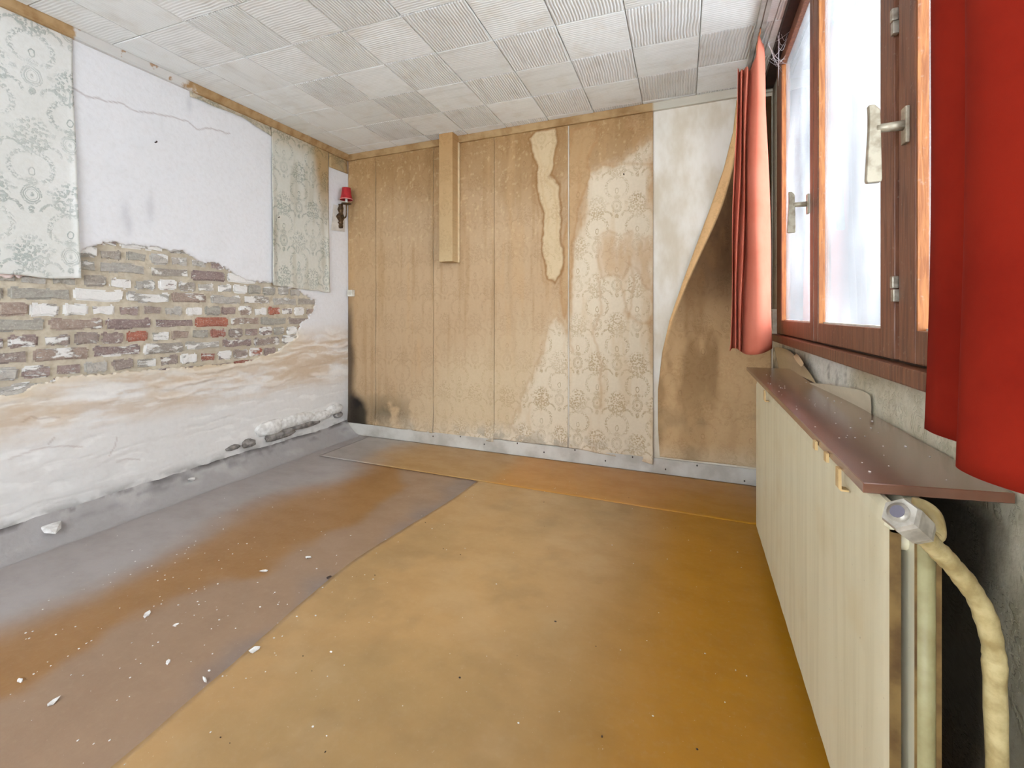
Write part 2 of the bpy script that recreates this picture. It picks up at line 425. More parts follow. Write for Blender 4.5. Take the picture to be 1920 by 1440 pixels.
s = Mat('old_painted_brick', .85, .15); s.coords()
oi = s.node('ShaderNodeObjectInfo'); rnd = E(s.nt, oi.outputs['Random']); al = E(s.nt, oi.outputs['Alpha'])
mpn = s.node('ShaderNodeVectorMath'); mpn.operation = 'ADD'; s.nt.links.new(s.vec, mpn.inputs[0])
s.nt.links.new(s.comb(rnd*17.0, rnd*31.0, rnd*5.0), mpn.inputs[1]); vv = mpn.outputs[0]
nA = s.noise(32, 6, vec=vv, rough=.65, mul=(1, .7, 1.4)); nB = s.noise(22, 6, vec=vv, rough=.7, mul=(1, .55, 1.5)); nC = s.noise(110, 3, vec=vv)
c = s.mix(nA.ss(.35, .68)*.7, oi.outputs['Color'], s.mix(1.0, oi.outputs['Color'], (.66, .63, .63), 'MULTIPLY'))
nD = s.noise(9, 3, vec=vv, rough=.5, mul=(1, .8, 1.2))
c = s.mix(nC.ss(.5, .72)*.5, c, lin(202, 194, 180))
wm = (nB*.55+nD*.55+al*.30).ss(.68, .73).max((nA*.5+nC*.2+nB*.4+al*.1).ss(.65, .72)*.6)
c = s.mix(wm*.92, c, lin(232, 230, 226)); s.color(c); s.bump(nA+nC*.5+wm*.5, .004); M_brick = s.m
rng = random.Random(4)
def brick_mesh(L, H, D_, seed, mat):
    r = random.Random(seed); bm = bmesh.new()
    bm_box(bm, -D_/2, D_/2, -L/2, L/2, -H/2, H/2, 0)
    bmesh.ops.subdivide_edges(bm, edges=[e for e in bm.edges if abs(e.verts[0].co.y-e.verts[1].co.y) > .01], cuts=2)
    for v in bm.verts:
        v.co.y += r.uniform(-.006, .006); v.co.z += r.uniform(-.0055, .0055); v.co.x += r.uniform(-.003, .003)
    bm.normal_update(); es = [e for e in bm.edges if all(v.co.x > 0 for v in e.verts) and len({round(f.normal.x, 0) for f in e.link_faces}) > 1]
    cor = [e for e in bm.edges if e.is_valid and abs(e.verts[0].co.x-e.verts[1].co.x) > .01 and all(abs(v.co.y) > L/2-.01 for v in e.verts)]
    bmesh.ops.bevel(bm, geom=list(set(es+cor)), offset=.009, segments=2, affect='EDGES')
    bmesh.ops.recalc_face_normals(bm, faces=bm.faces)
    me = bpy.data.meshes.new('brick'); bm.to_mesh(me); bm.free(); me.materials.append(mat); return me
ST_M = [brick_mesh(.212, .060, .03, i, M_brick) for i in range(5)]
HD_M = [brick_mesh(.100, .060, .03, 50+i, M_brick) for i in range(5)]
greys = [lin(182, 178, 170), lin(172, 168, 158), lin(190, 186, 178), lin(168, 160, 150)]
browns = [lin(160, 142, 136), lin(150, 132, 128), lin(168, 150, 138), lin(160, 146, 138)]
reds = [lin(178, 116, 98), lin(166, 116, 104), lin(160, 108, 94)]
zc0 = CH+.0914; pitch = .0725
for k in range(-4, 8):
    stretch = k % 2 == 0
    L = .2235 if stretch else .1118
    off = {0: 1.197, 2: 1.105, 4: 1.05, 6: 1.12, -2: 1.08, -4: 1.17}.get(k, 1.14 + .02*k)
    zz = zc0-k*pitch
    i0 = int((.78-off)/L)-1
    for i in range(i0, i0+24 if not stretch else i0+13):
        y = off+(i+.5)*L; dd = sdf(np.array([y-L*.3, y, y+L*.3]), np.array([zz]*3), HOLE).min()
        if dd > .045 or y < .80: continue
        o = bpy.data.objects.new('brick', rng.choice(ST_M if stretch else HD_M)); COL.objects.link(o); o.parent = WL
        o.location = (XL-.0245+rng.uniform(-.002, .0035), y+rng.uniform(-.004, .004), zz+rng.uniform(-.003, .003))
        o.rotation_euler = (rng.uniform(-.02, .02), 0, 0); o.scale = (1, rng.uniform(.95, 1.02), rng.uniform(.92, 1.04))
        pr = max(0, (y-1.6))*.28*(1 if zz < 1.12 else .25)+.07*(zz < 1.05)
        t = rng.random()
        c_ = rng.choice(reds) if t < pr else (rng.choice(greys) if rng.random() < (.85 if zz > 1.10 else .3) else rng.choice(browns))
        wa = rng.choice([.1, .2, .3, .4, .5]) if not (zz > 1.05 and rng.random() < .2) else .8
        o.color = (*c_, wa)

def sheet(name, hs, zs, fpos, cfun, mat, parent, thick=.0006):
    nx, nz = len(hs), len(zs); H, Z = np.meshgrid(hs, zs, indexing='ij')
    P = fpos(H, Z); Cc = cfun(H, Z)
    o = mk(name, P.reshape(-1, 3), gridfaces(nx, nz), mat, parent, True, Cc.reshape(-1, 3))
    m = o.modifiers.new('thick', 'SOLIDIFY'); m.thickness = thick; m.offset = 0
    return o
# wallpaper strips on the left wall
def lp_col(stain):
    def f(Y, Z):
        n = fbm(Y, Z, 3, 88); C = np.zeros(Y.shape+(3,))+np.array(lin(222, 222, 218))
        C = mixc(C, sst(.4, .7, n)*.4, lin(206, 206, 198))
        if stain:
            C = mixc(C, np.ones(Y.shape)*.65, lin(202, 200, 186))
            C = mixc(C, sst(.05, -.05, (2.835-Y)-.16+.5*(2.37-Z)**1.0*.3+.05*(n-.5))*.9*sst(1.7, 2.2, Z), lin(172, 140, 92))
            C = mixc(C, sst(2.25, 2.38, Z)*.5, lin(176, 150, 108))
            C = mixc(C, sst(.52, .7, fbm(Y*3, Z*.5, 6, 51))*.35, lin(166, 158, 132))
        else:
            C = mixc(C, sst(2.30, 2.42, Z)*.35, lin(190, 178, 160))
        return C
    return f
yE1 = onL(134, 60)[0]; yE1b = onL(148, 518)[0]
def p_strip1(Y, Z):
    t = (Y-.72)/(yE1-.72); e = yE1+(yE1b-yE1)*((2.40-Z)/1.15)+.004*(vnoise(Z*8, Z*0, 3)-.5)
    Yn = .72+t*(e-.72); z0 = 1.228+.02*(vnoise(Yn*9, Yn*0, 5)-.5)
    Zn = z0+(Z-1.22)*(2.40-z0)/(2.40-1.22)
    return np.stack([XL+.004+.010*sst(.93, 1, t)**2*sst(2.3, 1.5, Z)+.006*sst(1.5, 1.22, Z)+.003*fbm(Yn, Zn, 3, 4), Yn, Zn], -1)
w1 = sheet('wallpaper_strip', np.linspace(.72, yE1, 50), np.linspace(1.22, 2.40, 110), p_strip1, lp_col(0), M_paper_left, WL)
ya, yb = onL(508, 300)[0], onL(615, 300)[0]
def p_strip2(Y, Z):
    t = (Y-ya)/(yb-ya); z0 = 1.262-.03*t+.012*(vnoise(Y*14, Y*0, 5)-.5); Zn = z0+(Z-1.26)*(2.40-z0)/(2.40-1.26)
    return np.stack([XL+.004+.014*sst(.10, 0, t)*sst(2.5, 1.5, Z)+.012*sst(.92, 1, t)*sst(2.2, 1.4, Z)+.012*sst(1.4, 1.25, Z)*fbm(Y, Z, 6, 3)+.003*fbm(Y, Z, 4, 4), Y, Zn], -1)
sheet('wallpaper_strip', np.linspace(ya, yb, 50), np.linspace(1.26, 2.40, 130), p_strip2, lp_col(1), M_paper_left, WL)
# torn remnant below the cornice, scrap near the corner
def scrap(pts, n=24, lift=.006, mat=M_paper_left, cf=lp_col(1)):
    top, bot = pts; Y0_, Y1_ = top[0][0], top[-1][0]
    hs = np.linspace(Y0_, Y1_, n); tz = np.interp(hs, [p[0] for p in top], [p[1] for p in top]); bz = np.interp(hs, [p[0] for p in bot], [p[1] for p in bot])
    ts = np.linspace(0, 1, 8); H, T = np.meshgrid(hs, ts, indexing='ij')
    Z = bz[:, None]+(tz-bz)[:, None]*T; P = np.stack([XL+.003+lift*(1-T)**2, H, Z], -1)
    o = mk('wallpaper_scrap', P.reshape(-1, 3), gridfaces(n, 8), mat, WL, True, cf(H, Z).reshape(-1, 3))
    m = o.modifiers.new('thick', 'SOLIDIFY'); m.thickness = .0006; m.offset = 0
zt = ZC-.05
y_ = lambda u: onL(u, 200)[0]
scrap(([(y_(355), zt), (y_(508), zt)], [onL(355, 182), onL(372, 187), onL(395, 198), onL(425, 209), onL(455, 221), onL(480, 238), onL(508, 256)]), 40)
scrap(([(y_(616), zt), (YB-.012, zt)], [onL(616, 313), onL(650, 326)]), 8, .003)
# sconce backing paper left on the wall
ysc = 2.90

# cornice and skirting
s = Mat('papered_cornice', .7, .2); x, y, z = s.coords(); nn = s.noise(14, 5)
ya1, ya2 = onL(134, 57)[0], onL(345, 165)[0]
mask = (y+(nn-.5)*.10).ss(ya1-.005+.0, ya1+.012)*(y+(nn-.5)*.35).ss(ya2+.05, ya2-.02)
c = s.mix(nn.ss(.35, .7), lin(178, 148, 108), lin(150, 116, 76)); s.color(s.mix(mask, c, s.mix(nn.ss(.6, .66), lin(206, 204, 200), lin(170, 140, 112)))); s.bump(nn, .002); M_corL = s.m
s = Mat('papered_cornice_end', .7, .2); x, y, z = s.coords(); nn = s.noise(10, 5)
s.color(s.mix((x+(nn-.5)*.02).ss(-.245, -.225), s.mix(nn.ss(.35, .7), lin(176, 146, 104), lin(146, 112, 72)), lin(196, 190, 174))); s.bump(nn, .002); M_corB = s.m
def prism_y(bm, prof, y0, y1):
    a = [bm.verts.new((x, y0, z)) for x, z in prof]; b = [bm.verts.new((x, y1, z)) for x, z in prof]
    n = len(prof)
    for i in range(n): bm.faces.new((a[i], a[(i+1) % n], b[(i+1) % n], b[i]))
    bm.faces.new(a[::-1]); bm.faces.new(b)
bm = bmesh.new(); prism_y(bm, [(XL, ZC), (XL+.030, ZC), (XL+.028, ZC-.012), (XL+.014, ZC-.040), (XL+.013, ZC-.048), (XL+.017, ZC-.050), (XL+.017, ZC-.055), (XL, ZC-.057)], Y0, YB-.0005)
tag(from_bm('trim_1', bm, M_corL), kind='structure')
bm = bmesh.new(); prism_y(bm, [(-YB, ZC), (-YB+.030, ZC), (-YB+.028, ZC-.012), (-YB+.014, ZC-.040), (-YB+.013, ZC-.048), (-YB+.018, ZC-.050), (-YB+.018, ZC-.056), (-YB, ZC-.058)], XL+.014, XR-.001)
for v in bm.verts: v.co = Vector((v.co.y, -v.co.x, v.co.z))
tag(from_bm('trim_2', bm, M_corB), kind='structure')

# ------------------------------------------------------------------ back wall
s = simple('bare_skim_coat', lin(228, 222, 210), .8, lin(206, 194, 172), 4, .001, mul=(1.6, 1, .7))
WB = tag(box('wall_back', XL-.2, XR+.4, YB, YB+.2, 0, ZC, s), kind='structure')
def P(l): return [onB(u, v) for u, v in l]
run1 = P([(1000, 245), (1040, 240), (1046, 262), (1040, 300), (1032, 330), (1048, 350), (1052, 380), (1050, 430), (1055, 470), (1052, 520), (1040, 530), (1026, 520), (1018, 480), (1016, 430), (1020, 400), (1012, 360), (1004, 320), (998, 290), (990, 262)])
run1b = P([(1070, 240), (1120, 232), (1115, 262), (1102, 300), (1105, 340), (1096, 370), (1080, 400), (1068, 560), (1060, 600), (1054, 560), (1052, 500), (1064, 400)])
pale2 = P([(1108, 330), (1225, 260), (1228, 850), (1000, 850), (960, 800), (985, 740), (1010, 680), (1030, 620), (1045, 590), (1062, 620), (1072, 540), (1090, 420)])
dk = [P([(1122, 440), (1140, 430), (1160, 440), (1182, 430), (1205, 450), (1228, 430), (1228, 540), (1212, 535), (1196, 500), (1180, 490), (1168, 520), (1150, 510), (1128, 520), (1120, 480)]),
      P([(1180, 215), (1226, 200), (1226, 260), (1210, 245), (1195, 250), (1170, 240)]),
      P([(1205, 290), (1226, 290), (1226, 400), (1214, 380), (1206, 340)])]
lines = [P(l) for l in ([(1120, 520), (1126, 580), (1114, 620), (1122, 660), (1128, 720), (1126, 760)], [(1060, 560), (1068, 620), (1074, 660)],
  [(1180, 480), (1188, 520), (1185, 560), (1180, 590)], [(1130, 310), (1170, 304), (1225, 306)], [(1090, 250), (1086, 330), (1088, 420)], [(1166, 530), (1172, 580), (1200, 600), (1226, 598)])]
def back_col(X, Z):
    wx = X+.05*(fbm(X, Z, 7, 1)-.5)+.02*(fbm(X, Z, 25, 2)-.5); wz = Z+.07*(fbm(X, Z, 6, 3)-.5)+.02*(fbm(X, Z, 25, 5)-.5)
    n = fbm(X, Z, 3, 33); vs_ = fbm(X*4, Z*.5, 3, 35); vs2 = fbm(X*5, Z*.9, 4, 36)
    C = np.zeros(X.shape+(3,))+np.array(lin(186, 158, 124))
    C = mixc(C, sst(.50, .75, fbm(X*7, Z*.35, 4, 37))*.35, lin(160, 126, 84))
    C = mixc(C, sst(1.7, 2.35, Z+.5*(n-.5))*.85, lin(156, 120, 76))                      # nicotine and damp, darkest by the ceiling
    C = mixc(C, sst(-2.2, -2.75, X+.3*(n-.5))*.5*sst(.6, 1.4, Z), lin(184, 148, 102))
    C = mixc(C, sst(.55, .72, vs_)*.35, lin(190, 154, 110))
    lowp = sst(1.15, .45, Z+.3*(n-.5)+.28*sst(-1.3, -2.2, X)); C = mixc(C, lowp*.75*sst(-2.6, -1.6, X), lin(206, 186, 154))
    spk = fbm(X*1.0, Z*.8, 55, 15, 2); C = mixc(C, sst(.70, .80, spk)*.28*sst(1.2, 1.8, Z), lin(222, 198, 156))
    d = sdf(wx, wz, pale2)+.09*(vs2-.5); C = mixc(C, sst(.05, -.07, d)*.9, lin(214, 200, 176)); C = mixc(C, sst(.05, -.07, d)*sst(.55, .75, vs2)*.4, lin(198, 172, 136)); C = mixc(C, np.exp(-(d/.014)**2)*.35, lin(170, 130, 84))
    d = sdf(wx, wz, run1b); C = mixc(C, sst(.02, -.02, d)*.7, lin(184, 150, 108)); C = mixc(C, np.exp(-(d/.010)**2)*.6, lin(168, 126, 82))
    d = sdf(wx, wz, run1); C = mixc(C, sst(.008, -.012, d)*.85, lin(206, 184, 148)); C = mixc(C, np.exp(-(d/.009)**2)*.9, lin(142, 102, 60)); C = mixc(C, np.exp(-((d-.03)/.012)**2)*.35*sst(.4, .6, vs2), lin(150, 112, 70))
    C = mixc(C, np.exp(-((d+.035)/.008)**2)*.25*sst(.5, .7, n+.1), lin(176, 136, 90))
    for pl in dk:
        d = sdf(wx, wz, pl); C = mixc(C, sst(.03, -.05, d)*.55*sst(.3, .6, vs2), lin(184, 148, 108)); C = mixc(C, np.exp(-(d/.010)**2)*.35*sst(.3, .6, vs2), lin(164, 122, 80))
    for l in lines: C = mixc(C, np.exp(-(dline(wx, wz, l)/.010)**2)*.45, lin(176, 138, 96))
    # corner mould, dirty feet of the strips
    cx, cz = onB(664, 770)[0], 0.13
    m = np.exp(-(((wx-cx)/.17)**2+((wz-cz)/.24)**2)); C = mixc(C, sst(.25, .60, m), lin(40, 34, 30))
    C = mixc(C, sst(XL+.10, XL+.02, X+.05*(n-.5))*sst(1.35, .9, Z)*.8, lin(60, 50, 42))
    m = np.exp(-(((wx-onB(725, 745)[0])/.25)**2+((wz-.22)/.13)**2)); C = mixc(C, m*.8*sst(.35, .6, fbm(X, Z, 10, 9)), lin(100, 88, 66))
    m = sst(.26, .10, Z+.10*(fbm(X, X*0, 4, 8)-.5))*(.25+.75*sst(.45, .6, fbm(X, X*0, 1.8, 78)))*sst(-2.55, -2.35, X); C = mixc(C, m*.75, lin(216, 206, 188)); C = mixc(C, m*sst(.52, .62, fbm(X, Z, 18, 44))*.6, lin(140, 128, 112))
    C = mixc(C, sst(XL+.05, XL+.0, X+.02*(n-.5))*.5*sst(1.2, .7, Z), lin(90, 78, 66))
    return C
edges = [XL+.004, -2.496, -1.924, -1.387, -.809, -.232]
bots = [(.105, .105), (.105, .095), (.100, .085), (.108, .108), (.108, .070)]
for i in range(5):
    x0, x1 = edges[i], edges[i+1]; b0, b1 = bots[i]
    gl = .006 if i == 4 else .0008; gr = .003 if i == 3 else .0008
    def pos(X, Z, x0=x0, x1=x1, b0=b0, b1=b1, i=i):
        t = (X-x0)/(x1-x0); zb = b0+(b1-b0)*t+.006*(vnoise(X*12, X*0, 6)-.5); q = (Z-.1)/(ZC-.055-.1); Zn = zb+(ZC-.055-zb)*q
        lift = .0022+.0025*fbm(X, Z, 2.5, i)+.0035*(np.exp(-t/.025)+np.exp(-(1-t)/.025))*(.3+vnoise(Z*5, Z*0, i))
        lift += .014*sst(.22, .08, Z)*(.4+fbm(X, Z, 8, i))
        if i == 4: lift += .018*sst(.85, 1, t)*sst(.9, .1, Z)+.004*sst(.93, 1, t)
        return np.stack([X, YB-lift, Zn], -1)
    hs = np.linspace(x0+gl, x1-gr, max(12, int((x1-x0)/.0075))); zs = np.linspace(.1, ZC-.055, 300)
    st_ = sheet('wallpaper_strip', hs, zs, pos, back_col, M_paper_back, WB)
    st_['label'] = ['wallpaper strip with black mould at its foot', 'tan strip running behind the boxed pipe', 'evenly tan wallpaper strip', 'wallpaper strip with a long water run', 'pale blotched strip with floral print showing'][i]
# the loose strip, leaning off the wall next to the window corner
lx = [onB(u, v) for u, v in ((1238, 868), (1234, 800), (1234, 730), (1242, 660), (1256, 600), (1280, 530), (1305, 462), (1332, 390), (1356, 320), (1374, 250), (1381, 185))]
lz = [p[1] for p in lx][::1]; lxx = [p[0] for p in lx]
def pos(T, Z):
    ztop = 2.36; Zn = Z
    le = np.interp(Zn, lz, lxx); re_ = XR-.006; fw = .02+.045*np.exp(-((Zn-1.72)/.38)**2)*1.0
    fw = fw*sst(.5, 1.3, Zn)
    up = sst(.9, 1.6, Zn)
    X = np.where(T < .12, le+fw*T/.12, le+fw+(re_-le-fw)*(T-.12)/.88)
    out = .010+.028*sst(.15, .8, Zn)
    Yv = np.where(T < .12, out*(.6+.9*np.sin(T/.12*1.57)*up+.4*(T/.12)*(1-up)), out*(1+.5*up)*(1-sst(.12, 1, T)*.9))
    Yv = Yv + .012*(fbm(X, Zn, 3, 71)-.5)*sst(0, .3, T)*sst(1, .7, T)
    return np.stack([X, YB-np.maximum(Yv, .004), Zn], -1)
def lc(T, Z):
    P_ = pos(T, Z); X = P_[..., 0]; n = fbm(X, Z, 4, 91); n3 = fbm(X*2, Z*.7, 4, 95)
    C = np.zeros(X.shape+(3,))+np.array(lin(200, 166, 122))
    C = mixc(C, sst(.40, .66, n3)*.6, lin(176, 142, 100))
    C = mixc(C, sst(.26, .10, Z+.1*(n-.5))*.6, lin(206, 188, 158))
    C = mixc(C, sst(.55, .75, n)*sst(.7, .3, Z)*.4, lin(130, 112, 84))
    C = mixc(C, sst(1.0, 1.45, Z+.25*(n-.5)+.25*(X-.25))*.97, lin(30, 20, 13))       # shade behind the loose sheet, painted in as near-black brown
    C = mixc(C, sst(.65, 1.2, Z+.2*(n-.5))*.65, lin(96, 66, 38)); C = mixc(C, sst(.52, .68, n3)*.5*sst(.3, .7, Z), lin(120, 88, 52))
    C = mixc(C, sst(.125, .115, T)*sst(.75, .95, Z), lin(226, 184, 132))              # turned edge showing the raw backing
    C = mixc(C, sst(.30, .40, X)*sst(.7, .3, Z)*sst(.45, .55, n)*.7, lin(120, 112, 98))
    return C
Ts = np.concatenate([np.linspace(0, .12, 7), np.linspace(.1206, 1, 60)])
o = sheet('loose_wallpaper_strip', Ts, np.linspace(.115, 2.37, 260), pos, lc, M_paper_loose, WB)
o['label'] = 'brown peeling wallpaper strip curling off the wall'
# white end of the next lining strip at the top edge: a scrap still stuck over the cornice
# skirting board with nail holes
BB = tag(box('baseboard_back', XL+.016, XR-.002, YB-.0145, YB-.0005, .0062, .104, M_grey_paint, bev=.002), kind='structure')
for u, v in ((812, 818), (863, 814), (908, 833), (970, 831), (1020, 848), (1078, 841), (1135, 864), (1186, 857), (1248, 880), (1307, 873), (1396, 902)):
    x, z = onB(u, v, YB-.0145); z = min(max(z, .02), .095); bm = bmesh.new()
    bmesh.ops.create_cone(bm, cap_ends=True, segments=8, radius1=.005, radius2=.004, depth=.003)
    for q in bm.verts: q.co = Vector((x+q.co.x, YB-.0158-q.co.z, z+q.co.y*1.3))
    from_bm('nail_head', bm, M_black, BB)
def nails(pl, wall, par):
    for u, v in pl:
        if wall == 'L': h, z = onL(u, v)
        else: h, z = onB(u, v)
        bm = bmesh.new(); pts = [(0, 0, 0), (.016, 0, .0), (.019, 0, .006)] ; 
        if wall == 'L': tube(bm, [(XL-.004+a, h+b, z+c) for a, b, c in pts], .004, 6)
        else: tube(bm, [(h+b, YB+.002-a, z+c) for a, b, c in pts], .004, 6)
        from_bm('nail', bm, M_black, par)
nails([(291, 267), (521, 408)], 'L', WL); nails([(1170, 328)], 'B', WB)

# boxed pipe hanging from the ceiling on the back wall
s = paper_mat('boxing_wallpaper', 'x', (.80, .76, .68), 0, .5)
def cf(V): return None
bx0, bx1, by0, by1, bz = -1.806, -1.687, 2.957, YB-.0075, CH+.399
bm = bmesh.new(); bm_box(bm, bx0, bx1, by0, by1, bz, ZC-.0025, .004, 2); bmesh.ops.recalc_face_normals(bm, faces=bm.faces)
bm.verts.index_update(); V = [v.co.copy() for v in bm.verts]; Fs = [[v.index for v in f.verts] for f in bm.faces]; bm.free()
bc = np.array([lin(190, 164, 124) if v.z < ZC-.06 else lin(176, 138, 92) for v in V])
bxo = mk('trim_3', V, Fs, s, None, False, bc); bxo['kind'] = 'structure'
# small sheet metal lip at its right rear edge
box('corner_bead', bx1-.001, bx1+.007, YB-.030, YB-.0075, bz, ZC-.06, simple('cream_bead', lin(222, 198, 158), .6), bxo, bev=.002)

# junction box by the corner
o = box('switch_box', *(lambda x, z: (x-.030, x+.024, YB-.040, YB-.0055, z-.028, z+.028))(*onB(662, 550)), M_white, bev=.004)
tag(o, 'small white square switch box on the tan wall beside the left corner', 'switch')
bx_, bz_ = onB(662, 550); box('rocker', bx_-.014, bx_+.010, YB-.0435, YB-.039, bz_-.014, bz_+.014, simple('ivory_plastic', lin(210, 204, 190), .4), o, bev=.0015)

# ------------------------------------------------------------------ ceiling
CE = tag(box('ceiling', XL-.2, XR+.4, Y0-.2, YB+.2, ZC, ZC+.15, simple('ceiling_board', lin(190, 186, 178), .8)), kind='structure')
def tile_mat(name, tone):
    s = Mat(name, .65, .25); x, y, z = s.coords(); oi = s.node('ShaderNodeObjectInfo'); r = E(s.nt, oi.outputs['Random'])
    al = E(s.nt, oi.outputs['Alpha'])
    n = s.noise(30, 2, vec=s.comb(y*.25+r*9, x*.04, r*7)); h = (x*(2*math.pi/.0145)+n*9.0).sin()*.5+.5
    gr = s.noise(110, 3, vec=s.comb(x, y*.05, r*5)); n2 = s.noise(6, 5, vec=s.comb(x+r*11, y+r*7, 0.0)); lines_ = h.ss(.25, 0.0)
    soft = s.noise(26, 3, vec=s.comb(x, y*.12, r*3))
    base = s.mix(r*.6+al*.4, lin(243, 246, 246), lin(226, 227, 224)); base = s.mix(n2.ss(.45, .75)*.4, base, lin(208, 200, 186))
    g2 = gr.ss(.60, .74)*al*.7+lines_*.65*al+soft.ss(.5, .75)*.25
    s.color(s.mix(g2*.6, base, lin(146, 144, 138))); s.bump(h*.8*al+gr*.5*al+soft*.2, .0034); return s.m
M_tile = tile_mat('polystyrene_tile', 0)
A0 = Vector((-.932, 2.042)); e1 = Vector((.3255, .0132)); e2 = Vector((-.005, .3125))
def clip(poly, f):
    out = []
    for i in range(len(poly)):
        a, b = poly[i], poly[(i+1) % len(poly)]; fa, fb = f(a), f(b)
        if fa >= 0: out.append(a)
        if fa*fb < 0: out.append(a+(b-a)*(fa/(fa-fb)))
    return out
rng = random.Random(8); tc = 0
for i in range(-7, 6):
    for j in range(-7, 5):
        c0 = A0+e1*i+e2*j; g = .0012
        q = [c0+e1*.006+e2*.006, c0+e1*.994+e2*.006, c0+e1*.994+e2*.994, c0+e1*.006+e2*.994]
        if j < -5: continue
        for f in (lambda p: p.x-(XL+.0308), lambda p: (XR-.004)-p.x, lambda p: (YB-.0308)-p.y, lambda p: p.y-.25):
            q = clip(q, f) if len(q) > 2 else []
        if len(q) < 3: continue
        ar = abs(sum(q[k].x*q[(k+1) % len(q)].y-q[(k+1) % len(q)].x*q[k].y for k in range(len(q))))/2
        if ar < .0004: continue
        # keep clear of the boxed pipe
        cen = sum(q, Vector((0, 0)))/len(q); bm = bmesh.new()
        rib_y = (i+j) % 2 == 0
        ang = math.atan2(e1.y, e1.x)+(0 if rib_y else math.pi/2)
        R = lambda p: Vector((p.x*math.cos(-ang)-p.y*math.sin(-ang), p.x*math.sin(-ang)+p.y*math.cos(-ang)))
        dz = rng.uniform(0, .0012)
        loc = [R(p-cen) for p in q]; inn = [p-p.normalized()*.0035 for p in loc]
        v0 = [bm.verts.new((p.x, p.y, .0)) for p in loc]; v1 = [bm.verts.new((p.x, p.y, -.005-dz)) for p in loc]; v2 = [bm.verts.new((p.x, p.y, -.0085-dz)) for p in inn]
        n = len(q)
        for k in range(n):
            bm.faces.new((v0[k], v0[(k+1) % n], v1[(k+1) % n], v1[k])); bm.faces.new((v1[k], v1[(k+1) % n], v2[(k+1) % n], v2[k]))
        bm.faces.new(v2)
        if n > 3: pass
        o = from_bm('ceiling_tile', bm, M_tile); o.parent = CE
        o.location = (cen.x, cen.y, ZC-.0002); o.rotation_euler = (0, 0, ang)
        o.color = (1, 1, 1, (1.0 if rib_y else .35) if cen.x > -2.2 else .25)
        tc += 1

# ------------------------------------------------------------------ window wall
WY0, WY1, WZ0, WZ1 = .50, 2.80, CH-.125, 2.425       # opening
Yw = np.arange(.0, YB+.001, .0118); Zw = np.arange(0, WZ0+.001, .0118)
def right_col(Y, Z):
    n = fbm(Y, Z, 4, 101); n2 = fbm(Y, Z, 9, 103)
    C = np.zeros(Y.shape+(3,))+np.array(lin(208, 200, 178))
    C = mixc(C, sst(.42, .62, n)*.7, lin(176, 160, 128)); C = mixc(C, sst(.52, .66, n2)*.5, lin(196, 186, 160))
    C = mixc(C, sst(1.55, 1.75, Y)*sst(2.3, 2.1, Y)*sst(.73, .80, Z+.05*(n2-.5))*.85, lin(226, 222, 212))
    C = mixc(C, sst(.56, .70, fbm(Y, Z, 7, 107))*.45*sst(1.0, .8, Y), lin(122, 128, 108))
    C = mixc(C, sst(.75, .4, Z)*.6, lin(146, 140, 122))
    C = mixc(C, sst(.86, 1.0, Y+.12*(n-.5))*sst(.79, .70, Z)*.92, lin(34, 28, 24))     # the radiator's shade painted on the wall, with some soot
    C = mixc(C, sst(.60, .68, fbm(Y, Z, 24, 109))*.5*sst(1.2, 2.0, Y), lin(96, 86, 72))
    return C
Yg2, Zg2 = np.meshgrid(Yw, Zw, indexing='ij'); rl = .006*(fbm(Yg2, Zg2, 5, 111)-.5)
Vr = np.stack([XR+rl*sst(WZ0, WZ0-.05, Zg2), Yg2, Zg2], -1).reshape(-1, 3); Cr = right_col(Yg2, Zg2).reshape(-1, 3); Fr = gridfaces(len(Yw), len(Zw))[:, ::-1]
def addbox(V, F_, C_, b, c):
    x0, x1, y0, y1, z0, z1 = b; n = len(V)
    v = np.array([[x, y, z] for x in (x0, x1) for y in (y0, y1) for z in (z0, z1)], float)
    f = np.array([[0, 1, 3, 2], [4, 6, 7, 5], [0, 4, 5, 1], [2, 3, 7, 6], [0, 2, 6, 4], [1, 5, 7, 3]])+n
    return np.concatenate([V, v]), np.concatenate([F_, f]), np.concatenate([C_, np.tile(c, (8, 1))])
wc = lin(206, 198, 180); XO = XR+.32
for b in ((XR+.012, XO, .0, YB+.2, 0, WZ0-.002), (XR, XO, WY1, YB, WZ0-.002, ZC), (XR, XO, WY0, WY1, WZ1, ZC), (XR, XO, Y0-.2, WY0, WZ0-.002, ZC), (XR, XO, Y0-.2, -.002, 0, WZ0-.002)):
    Vr, Fr, Cr = addbox(Vr, Fr, Cr, b, wc)
s = Mat('damp_window_wall', .8, .2); x, y, z = s.coords(); p = paper_pattern(s, y, z); a = s.attr(); n = s.noise(35, 6); n2 = s.noise(8, 5)
c = s.mix(n.ss(.4, .75)*.3, a, s.mix(1.0, a, (.5, .46, .38), 'MULTIPLY')); c = s.mix(p*.35*n2.ss(.3, .6), c, s.mix(1.0, c, (.6, .68, .58), 'MULTIPLY')); s.color(c); s.bump(n+n2*2+p*.3, .003)
WR = tag(mk('wall_right', Vr, Fr, s.m, None, False, Cr), kind='structure')
